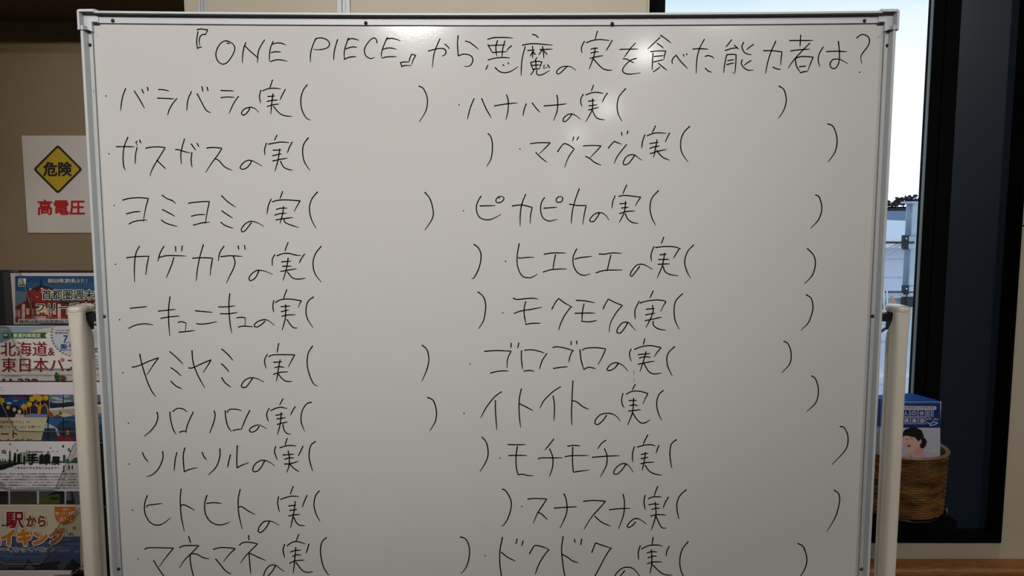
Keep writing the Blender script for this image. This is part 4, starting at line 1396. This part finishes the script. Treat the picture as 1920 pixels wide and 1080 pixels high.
# row 4: exhibition
t, a = brochure(3, 'white exhibition brochure with black title and green city skyline, fourth pocket down', -14, 172, (234, 226, 229))
for (x, y, rx, ry) in ((7, 847, 4.6, 4), (19, 833, 3, 1.6), (118, 837, 2.2, 3), (129, 843, 2.4, 3.4)):
    a.ell(x, y, rx, ry, (98, 134, 100), n=12)
for (x, y, r) in ((10.5, 850, 1.3), (32.5, 844.7, 1.5), (94.7, 840, 1.2), (119, 836, 1.5), (132, 846, 1.9), (26, 840, .6), (12, 854, .6)):
    a.ell(x, y, r, r, (16, 22, 18), n=8)
rr = random.Random(7)
for k in range(16):
    x = -12 + k * 2.3
    h = rr.uniform(8, 18)
    a.rect(x, 873 - h, x + 1.7, 876, (52, 92, 52) if k % 2 else (26, 48, 30))
for x, y0, wd, c in ((17, 847, 2.4, (26, 44, 30)), (26, 849, 4, (20, 30, 24)), (32, 852, 5, (18, 26, 22)), (38, 848, 3, (108, 142, 100)), (43, 848, 4, (120, 150, 112)), (49, 845, 2, (104, 138, 98)), (53, 845, 3, (104, 138, 98)), (60, 850, 5, (120, 150, 112)), (72, 853, 4, (120, 150, 112)), (88, 846, 4, (104, 138, 98)), (82, 854, 6, (130, 158, 122))):
    a.rect(x, y0, x + wd, 869, c)
a.poly([(16.8, 848), (18, 844), (19.2, 848)], (26, 44, 30))
a.poly([(-14, 874), (24, 868), (36, 870), (22, 874), (8, 880), (-14, 884)], (12, 20, 14))
a.poly([(38, 869), (112, 868), (172, 869), (172, 858), (140, 858), (132, 866), (112, 864), (60, 867)], (60, 100, 60))
a.rect(118, 853, 122, 868, (44, 80, 48))
a.ell(126, 863, 2.5, 3, (34, 60, 36), n=10)
a.rect(38, 868.6, 172, 888, (234, 226, 229))
for x, y in ((99, 846), (107, 846.5)):
    a.poly([(x - 2, y + 1), (x + 1, y - 1.2), (x + 2, y)], (40, 60, 44))
a.text('鉄道博物館企画展示', (57, 846, 82, 848.6), (14, 14, 16), bold=0.05)
a.text('山', (26, 851, 46.5, 871), (10, 14, 12), bold=0.035)
a.text('手', (50, 851, 71, 871), (10, 14, 12), bold=0.045)
a.text('線', (74, 851, 94, 871), (10, 14, 12), bold=0.04)
a.text('展', (97, 856.5, 111.5, 871.5), (10, 14, 12), bold=0.04)
a.text('〜やまのてせんが丸くなるまで〜', (26.5, 874.5, 112, 880), (16, 14, 16), bold=0.03)
for x, h in ((119.5, 12), (129.5, 8), (135.5, 7)):
    a.ell(x, 873, .9, 1, (20, 30, 22), n=8)
    a.poly([(x - 1.4, 874), (x + 1.4, 874), (x + 1, 873 + h), (x - 1, 873 + h)], (24, 38, 28))
TX = ['鉄道開業であり、誰もが一度は乗ったことがある「山手線」をテーマとした企画展示を開催します。首',
      'つを生活する路線で今さらに、歴史検索に行方の乗客進路に上りを記憶する。しかし知られていない',
      '年は第一期線路を結ぶ東京線環状線までの「山手線の誕生」から山手の特性、現在の駅、そして',
      '現在に至るまでの歴史を紹介します。また、新宿・渋谷・池袋といったターミナルの発展と共に進み',
      '山手線が環状の線路整備を中心として、東京の発展線路の行を見た山手線を皆様に紹介します。',
      '「鉄道博物館と連携し、埼玉県立鉄道高等の鉄道写真部活動の皆様が、特にまでしている展示']
for k, s_ in enumerate(TX):
    y = 887 + k * 5.25
    a.text(s_, (-12, y, 158, y + 3.2), (58, 52, 56), bold=0.012)
for x0, x1, c, c2 in ((-14, 14.5, (26, 20, 20), (44, 34, 30)), (18.5, 68, (78, 70, 60), (58, 54, 48)), (73, 120, (74, 82, 96), (88, 92, 30)), (124, 172, (96, 96, 106), (44, 44, 52))):
    a.rect(x0, 921, x1, 944.5, c)
    if x0 == 73:
        a.poly([(73, 944.5), (76, 935), (90, 928), (104, 926), (120, 921), (120, 944.5)], (84, 92, 26))
        a.poly([(90, 929), (100, 922), (120, 921), (120, 926), (104, 927)], (22, 20, 16))
        a.rect(112, 926, 120, 944.5, (26, 14, 12))
        a.rect(94, 932, 110, 937, (24, 24, 18))
    elif x0 == 18.5:
        for k in range(14):
            a.ell(rr.uniform(22, 65), rr.uniform(924, 942), 3, 1, c2, n=8)
    elif x0 == 124:
        a.poly([(132, 921), (136, 921), (140, 938), (134, 940)], c2)
        a.rect(124, 938, 140, 944.5, (24, 24, 30))
    else:
        a.rect(x0, 930, x1, 936, c2)
a.done('cover_print', t)

# row 5: hiking event
t, a = brochure(4, 'cream brochure with orange characters over a blue mountain scene, fifth pocket down', -40, 165, (198, 190, 164))
a.rect(-40, 1006, 150, 1068.5, (70, 84, 120))
rr = random.Random(9)
for k in range(26):
    a.ell(rr.uniform(-30, 146), rr.uniform(1010, 1052), rr.uniform(6, 20), rr.uniform(1.5, 4), rr.choice([(84, 98, 134), (56, 72, 122), (104, 112, 136), (64, 76, 108)]), n=12)
a.poly([(-40, 1050), (150, 1046), (150, 1068.5), (-40, 1068.5)], (66, 74, 88))
a.ell(85, 1012, 14, 4, (30, 52, 130), n=12)
a.poly([(12, 1068), (18, 1064), (44, 1063), (50, 1054), (53, 1047), (56, 1054), (64, 1058), (112, 1052), (115, 1056), (106, 1060), (110, 1068)], (28, 30, 32))
a.poly([(46, 1066), (54, 1058), (66, 1066), (60, 1068)], (96, 96, 96))
a.poly([(120, 1068), (124, 1060), (132, 1054), (136, 1048), (142, 1054), (150, 1058), (150, 1068)], (18, 20, 20))
a.poly([(124, 1004), (132, 998), (140, 1004)], (110, 128, 116))
a.poly([(100.5, 945)] + [(122 + 21.5 * math.cos(math.radians(t_)), 963 + 21.5 * math.sin(math.radians(t_))) for t_ in range(180, -1, -12)] + [(143.5, 945)], (214, 196, 172))
a.poly([(102, 950), (142, 950)] + [(122 + 20 * math.cos(math.radians(t_)), 964 + 20 * math.sin(math.radians(t_))) for t_ in range(0, 181, 12)], (190, 100, 26))
a.rect(102, 967.8, 142, 968.6, (206, 160, 90))
a.text('2021', (117, 953, 128, 957), (222, 206, 186), bold=0.02)
a.text('10・11・12月', (104.5, 959, 140, 966), (224, 212, 196), bold=0.03)
a.text('170コース', (111, 971, 135, 978), (222, 206, 186), bold=0.02)
a.ell(138.5, 990, 2.8, 2.8, (176, 112, 60), n=12)
OUTL = (214, 202, 190)
a.text('駅', (11, 960.5, 44, 989.5), (132, 18, 18), bold=0.03, outline=OUTL, ow=0.06)
a.text('から', (50, 967.5, 85, 987), (128, 76, 34), bold=0.06, outline=OUTL, ow=0.08)
for k in range(4):
    a.ell(4.3 + k * 4.1, 985, 1.6, 1.6, (30, 24, 24), n=8)
a.text('ハ', (-32, 996, 0, 1020), (206, 130, 30), bold=0.07, outline=OUTL, ow=0.06)
a.text('イ', (3.5, 994.5, 26, 1021), (200, 118, 26), bold=0.07, outline=OUTL, ow=0.06, rot=0.05)
a.text('キ', (34, 994, 57, 1021), (200, 118, 26), bold=0.07, outline=OUTL, ow=0.06)
a.text('ン', (63, 998, 88, 1020), (200, 118, 26), bold=0.07, outline=OUTL, ow=0.06)
a.text('グ', (93, 990, 121, 1019.5), (184, 108, 50), bold=0.06, outline=OUTL, ow=0.06, rot=0.08)
a.text('ウォーキングイベント', (-22, 1025.5, 102, 1034.5), (14, 14, 18), bold=0.045, outline=(206, 206, 210), ow=0.11)
a.line([(-30, 1040), (40, 1040), (75, 1039.5)], 0.7, (24, 36, 66))
a.done('cover_print', t)

# row 6
t, a = brochure(5, 'pale pink sheet just showing at the bottom of the rack', -20, 136, (206, 192, 198))
a.rect(-20, 1100, 136, 1150, (150, 160, 180))
a.done('cover_print', t)
g = G()
Yr = yrow(5) - 0.008
pp = [(90, 1085), (103, 1079), (130, 1078), (140, 1074), (146, 1068), (156, 1060)]
for p_, q_ in zip(pp[:-1], pp[1:]):
    g.tube(P(*p_, Yr), P(*q_, Yr), 0.0011, M_acr_edge, 6)
g.obj('pocket_edge', rk)

# ------------------------------------------------------------------ basket of leaflets on a black wall shelf
YBK = 0.503
zsh = P(1700, 978, YBK - 0.09).z
sh = thing('wall_shelf', 'black shelf board holding the woven basket below the window', 'shelf', (P(1700, 980, YW).x, YW, zsh))
sx0, sx1 = P(1560, 980, YW - .18).x, P(1790, 980, YW - .18).x
G().bbox((sx0, YW - 0.19, zsh - 0.016), (sx1, YW + 0.046, zsh - 0.0), M_wframe, 0.002).obj('shelf_board', sh)
for x in (sx0 + 0.03, sx1 - 0.05):
    G().box((x, YW - 0.12, zsh - 0.05), (x + 0.012, YW + 0.046, zsh - 0.016), M_wframe).obj('shelf_bracket', sh)

xR = P(1763, 900, YBK).x
Rb = 0.100
cxb = xR - Rb
zbb = zsh + 0.0055
zbt = P(1700, 862, YBK - Rb).z
M_weave = mat('woven_rattan', (104, 70, 32), rough=0.6, var=0.75, scale=26, bump=0.4, stretch=(1, 1, 2.5), spec=0.2)
M_rim = mat('basket_rim', (120, 98, 68), rough=0.5, var=0.2, scale=30)
bk = thing('leaflet_basket', 'round woven brown basket full of blue-topped leaflets', 'basket', (cxb, YBK, zbb))
NR, NS = 26, 144
g = G()
for r in range(NR):
    z0 = zbb + (zbt - zbb) * r / NR
    z1 = zbb + (zbt - zbb) * (r + 1) / NR
    zm, hh = (z0 + z1) / 2, (z1 - z0) / 2
    rs = []
    for k in range(6):
        an = 2 * math.pi * k / 6
        ring = []
        for j in range(NS):
            t_ = 2 * math.pi * j / NS
            base = Rb * (0.965 + 0.035 * (r / NR)) - 0.002
            wv = 0.0011 * math.sin(t_ * 24 + (math.pi if r % 2 else 0))
            if r == int(NR * 0.42):
                base -= 0.0016
            rad = base + wv + 0.0013 * math.cos(an)
            ring.append((cxb + rad * math.cos(t_), YBK + rad * math.sin(t_), zm + hh * 1.05 * math.sin(an)))
        rs.append(ring)
    rs.append(rs[0])
    g.rings(rs, M_weave, cap=False)
wv_ = g.obj('weave', bk, smooth=True)
g = G()
rs = []
for rad, z in ((Rb - 0.006, zbb), (Rb - 0.006, zbt)):
    rs.append([(cxb + rad * math.cos(2 * math.pi * j / 48), YBK + rad * math.sin(2 * math.pi * j / 48), z) for j in range(48)])
g.rings(rs, M_weave, cap=False)
g.add([(cxb + (Rb - .004) * math.cos(2 * math.pi * j / 48), YBK + (Rb - .004) * math.sin(2 * math.pi * j / 48), zbb + .001) for j in range(48)], [tuple(range(48))], M_weave)
g.obj('lining', bk)
g = G()
rs = []
for k in range(8):
    an = 2 * math.pi * k / 8
    rs.append([(cxb + (Rb - 0.002 + 0.0042 * math.cos(an)) * math.cos(t_), YBK + (Rb - 0.002 + 0.0042 * math.cos(an)) * math.sin(t_), zbt + 0.003 * math.sin(an)) for t_ in [2 * math.pi * j / 48 for j in range(48)]])
rs.append(rs[0])
g.rings(rs, M_rim, cap=False)
g.obj('rim', bk, smooth=True)
# clear tray under the basket
tr = thing('clear_tray', 'thin clear plastic tray with a curled edge under the basket', 'tray', (cxb, YBK, zsh))
g = G()
rs = []
for rad, z in ((0.001, 0.0015), (Rb - 0.004, 0.0015), (Rb + 0.0015, 0.003), (Rb + 0.0035, 0.007), (Rb + 0.0042, 0.0072), (Rb + 0.0042, 0.0066), (Rb + 0.002, 0.0022), (Rb - 0.003, 0.0003), (0.001, 0.0003)):
    rs.append([(cxb + rad * math.cos(t_), YBK + rad * math.sin(t_), zsh + z + (0.0012 * math.sin(t_ * 9) if rad > Rb else 0)) for t_ in [2 * math.pi * j / 64 for j in range(64)]])
g.rings(rs, glass('clear_plastic', (0.9, 0.9, 0.9), 0.5, 0.1), cap=False)
g.obj('tray_body', tr, smooth=True)

# leaflets: front one straight, others fanned behind it
YF = YBK - 0.045
lx0, lx1 = P(1667, 800, YF).x, P(1762.5, 800, YF).x
lz1 = P(1720, 753, YF).z
lz0 = zbb + 0.006
BLU = (22, 62, 140)
lf = thing('leaflet', 'frontmost leaflet with navy header and photo of a dark-haired woman', 'leaflet', ((lx0 + lx1) / 2, YF, lz0), group='leaflets in the basket')
g = G()
g.box((lx0, YF, lz0), (lx1, YF + 0.0012, lz1), mat('leaflet_paper', (188, 190, 200), rough=0.4, var=0.015))
g.obj('pages', lf)
a = Art(YF - 0.0002, clip=(1667, 753.5, 1763, 980))
NV = (18, 44, 108)
a.rect(1667, 753.5, 1763, 802, NV)
a.rect(1667, 753.5, 1763, 757, (40, 92, 168))
a.text('大人のあなたのためのクラブです', (1672, 754.6, 1728, 757), (150, 170, 206))
a.poly([(1675, 760.5), (1752, 761.5)] + [(1752 + 4 * math.cos(math.radians(q)), 765 + 3.6 * math.sin(math.radians(q))) for q in range(-90, 91, 20)] + [(1675, 767.5)], (188, 188, 196))
a.text('大人の休日倶楽部ご入会申込書', (1676, 762.2, 1751, 766.6), (60, 66, 84), bold=0.01)
for k, ch in enumerate('大人の休日'):
    x0 = 1676.6 + k * 15.0
    a.rect(x0, 768.2, x0 + 13.9, 781.6, (206, 210, 222))
    a.rect(x0 + .7, 768.9, x0 + 13.2, 780.9, NV)
    a.text(ch, (x0 + 2.6, 770.6, x0 + 11.2, 779.4), (214, 218, 228), bold=0.01)
for k, ch in enumerate('倶楽部'):
    x0 = 1692.5 + k * 15.0
    a.rect(x0, 782.2, x0 + 13.9, 795.2, (206, 210, 222))
    a.rect(x0 + .7, 782.9, x0 + 13.2, 794.5, NV)
    a.text(ch, (x0 + 2.4, 784.4, x0 + 11.4, 793), (214, 218, 228), bold=0.01)
for cx_, cy_ in ((1742, 786), (1754.5, 787)):
    for an in (-2.6, -1.57, -0.5, 0.2, 2.94):
        a.poly([(cx_, cy_), (cx_ + 4.4 * math.cos(an - .2), cy_ + 3 * math.sin(an - .2)), (cx_ + 5 * math.cos(an), cy_ + 3.6 * math.sin(an)), (cx_ + 4.4 * math.cos(an + .2), cy_ + 3 * math.sin(an + .2))], (196, 204, 220))
a.line([(1739, 792), (1745, 796), (1749, 791), (1758, 793)], 1.6, (196, 204, 220))
a.line([(1744, 798), (1750, 797), (1757, 794)], 1.4, (196, 204, 220))
# portrait
a.rect(1667, 802, 1763, 975, (186, 186, 196))
a.poly([(1692, 870), (1696, 850), (1706, 845), (1716, 841), (1727, 842), (1734, 850), (1742, 863), (1746, 880), (1690, 880)], (196, 168, 166))
a.poly([(1712, 866), (1716, 852), (1722, 843), (1729, 842), (1731, 848), (1720, 858)], (206, 176, 168))
a.poly([(1711, 838), (1729, 832), (1731, 845), (1722, 855), (1713, 848)], (204, 156, 140))
a.poly([(1694, 822), (1696, 814), (1706, 811), (1722, 814), (1727, 826), (1722, 838), (1714, 845), (1706, 845), (1700, 840), (1696, 834)], (218, 172, 156))
a.poly([(1690, 822), (1691, 812), (1698, 805), (1708, 801.5), (1719, 802), (1728, 807), (1732, 816), (1732, 824), (1728, 823), (1722, 828), (1715, 820), (1702, 817), (1696, 817)], (18, 12, 16))
a.poly([(1728, 820), (1735, 822), (1738, 828), (1736, 836), (1731, 841), (1726, 840), (1725, 832), (1728, 828)], (20, 12, 16))
a.ell(1726, 828, 2.3, 4, (210, 158, 140), n=12)
a.poly([(1700.5, 835), (1705, 834), (1708.5, 835.5), (1706, 838), (1702, 837.5)], (140, 40, 46))
a.line([(1707, 823), (1710, 822.4), (1712, 823.4)], 1, (30, 18, 18))
a.line([(1698.5, 824), (1700, 823), (1701.5, 824)], 1, (30, 18, 18))
a.line([(1706.5, 819.5), (1711, 818.6)], 0.8, (60, 36, 32))
a.line([(1703, 824), (1701.6, 831), (1703.4, 832)], 0.7, (186, 136, 124))
a.poly([(1705, 860), (1708, 853), (1709, 852), (1707, 859)], (24, 16, 20))
a.line([(1712, 866), (1716, 855), (1724, 845)], 0.9, (160, 120, 120))
a.ell(1752, 845, 8, 3, (196, 198, 208), n=12)
a.done('cover_print', lf)
M_lp = mat('leaflet_paper', (188, 190, 200))
M_nv = ink((24, 76, 158))
proto = None
for k in range(1, 11):
    Yk = YF + 0.0016 + k * 0.0045
    ang = math.radians(1.2 * k)
    t = bpy.data.objects.new('leaflet', None)
    COL.objects.link(t)
    t['label'] = 'blue-topped leaflet fanned behind the front one in the basket'
    t['category'] = 'leaflet'
    t['group'] = 'fanned leaflets behind the front one'
    wd, ht = lx1 - lx0, (lz1 - lz0)
    if proto is None:
        g = G()
        g.box((-wd / 2, 0, 0), (wd / 2, 0.0012, ht), M_lp)
        pg = g.mesh('pages')
        g = G()
        g.box((-wd / 2, -0.0003, ht - 0.062), (wd / 2, -0.0001, ht), M_nv)
        g.box((-wd / 2, -0.0001, ht), (wd / 2, 0.0013, ht + 0.0004), M_nv)
        hd = g.mesh('header')
        proto = (pg, hd)
    for nm, me in zip(('pages', 'header'), proto):
        o = bpy.data.objects.new(nm, me)
        COL.objects.link(o)
        o.parent = t
    # each one a little higher, turned and shifted to the left
    zofs = 0.0003 * k
    t.location = ((lx0 + lx1) / 2 - 0.0024 * k - (0.0015 if k % 2 else 0), Yk, lz0 + 0.001)
    t.location.z += zofs
    t.rotation_euler = (0, -0.006 * k, 0)

# ------------------------------------------------------------------ ceiling lamps and the hall behind the camera
M_trim = mat('lamp_trim', (220, 216, 208), rough=0.4)
LAMP_LABEL = ['ceiling downlight between the whiteboard and the wall behind it',
              'ceiling downlight of the aisle row behind the camera, nearest the board', 'second ceiling downlight of the aisle row behind the camera',
              'third ceiling downlight of the aisle row behind the camera', 'fourth and last ceiling downlight of the aisle row', 'added fill lamp on the ceiling over the left side by the rack', 'added fill lamp on the ceiling over the right side by the window']
for i, (lx, ly, lp, ls) in enumerate(LAMPS):
    t = thing('ceiling_lamp', LAMP_LABEL[i], 'lamp', (lx, ly, CEIL), group='ceiling downlights of the hall')
    g = G()
    rs = []
    for rad, z in ((ls / 2 + 0.004, 0.001), (ls / 2 + 0.004, -0.012), (ls / 2 + 0.02, -0.012), (ls / 2 + 0.024, 0.0)):
        rs.append([(lx + rad * math.cos(q), ly + rad * math.sin(q), CEIL - 0.001 + z) for q in [2 * math.pi * j / 32 for j in range(32)]])
    g.rings(rs, M_trim, cap=False)
    g.obj('trim_ring', t, smooth=True)
for i, (a_, b_, p_, ang_, bl_) in enumerate(SPOTS):
    a_, dv = Vector(a_), (Vector(b_) - Vector(a_)).normalized()
    t = thing('spotlight', 'black can spotlight on the ceiling aimed at the %s of the whiteboard' % ('upper left', 'upper right')[i], 'lamp', (a_.x, a_.y, CEIL), group='ceiling spotlights')
    g = G()
    u = dv.orthogonal().normalized()
    w_ = dv.cross(u)
    rs = []
    for rad, q in ((0.030, -0.075), (0.046, -0.06), (0.050, 0.06), (0.047, 0.06), (0.043, 0.03), (0.03, -0.03)):
        rs.append([a_ + dv * q + (u * math.cos(k) + w_ * math.sin(k)) * rad for k in [2 * math.pi * j / 24 for j in range(24)]])
    g.rings(rs, M_black)
    g.obj('can', t, smooth=True)
    G().tube((a_.x, a_.y, CEIL), (a_.x, a_.y, a_.z + 0.03), 0.01, M_black, 10).obj('stem', t)
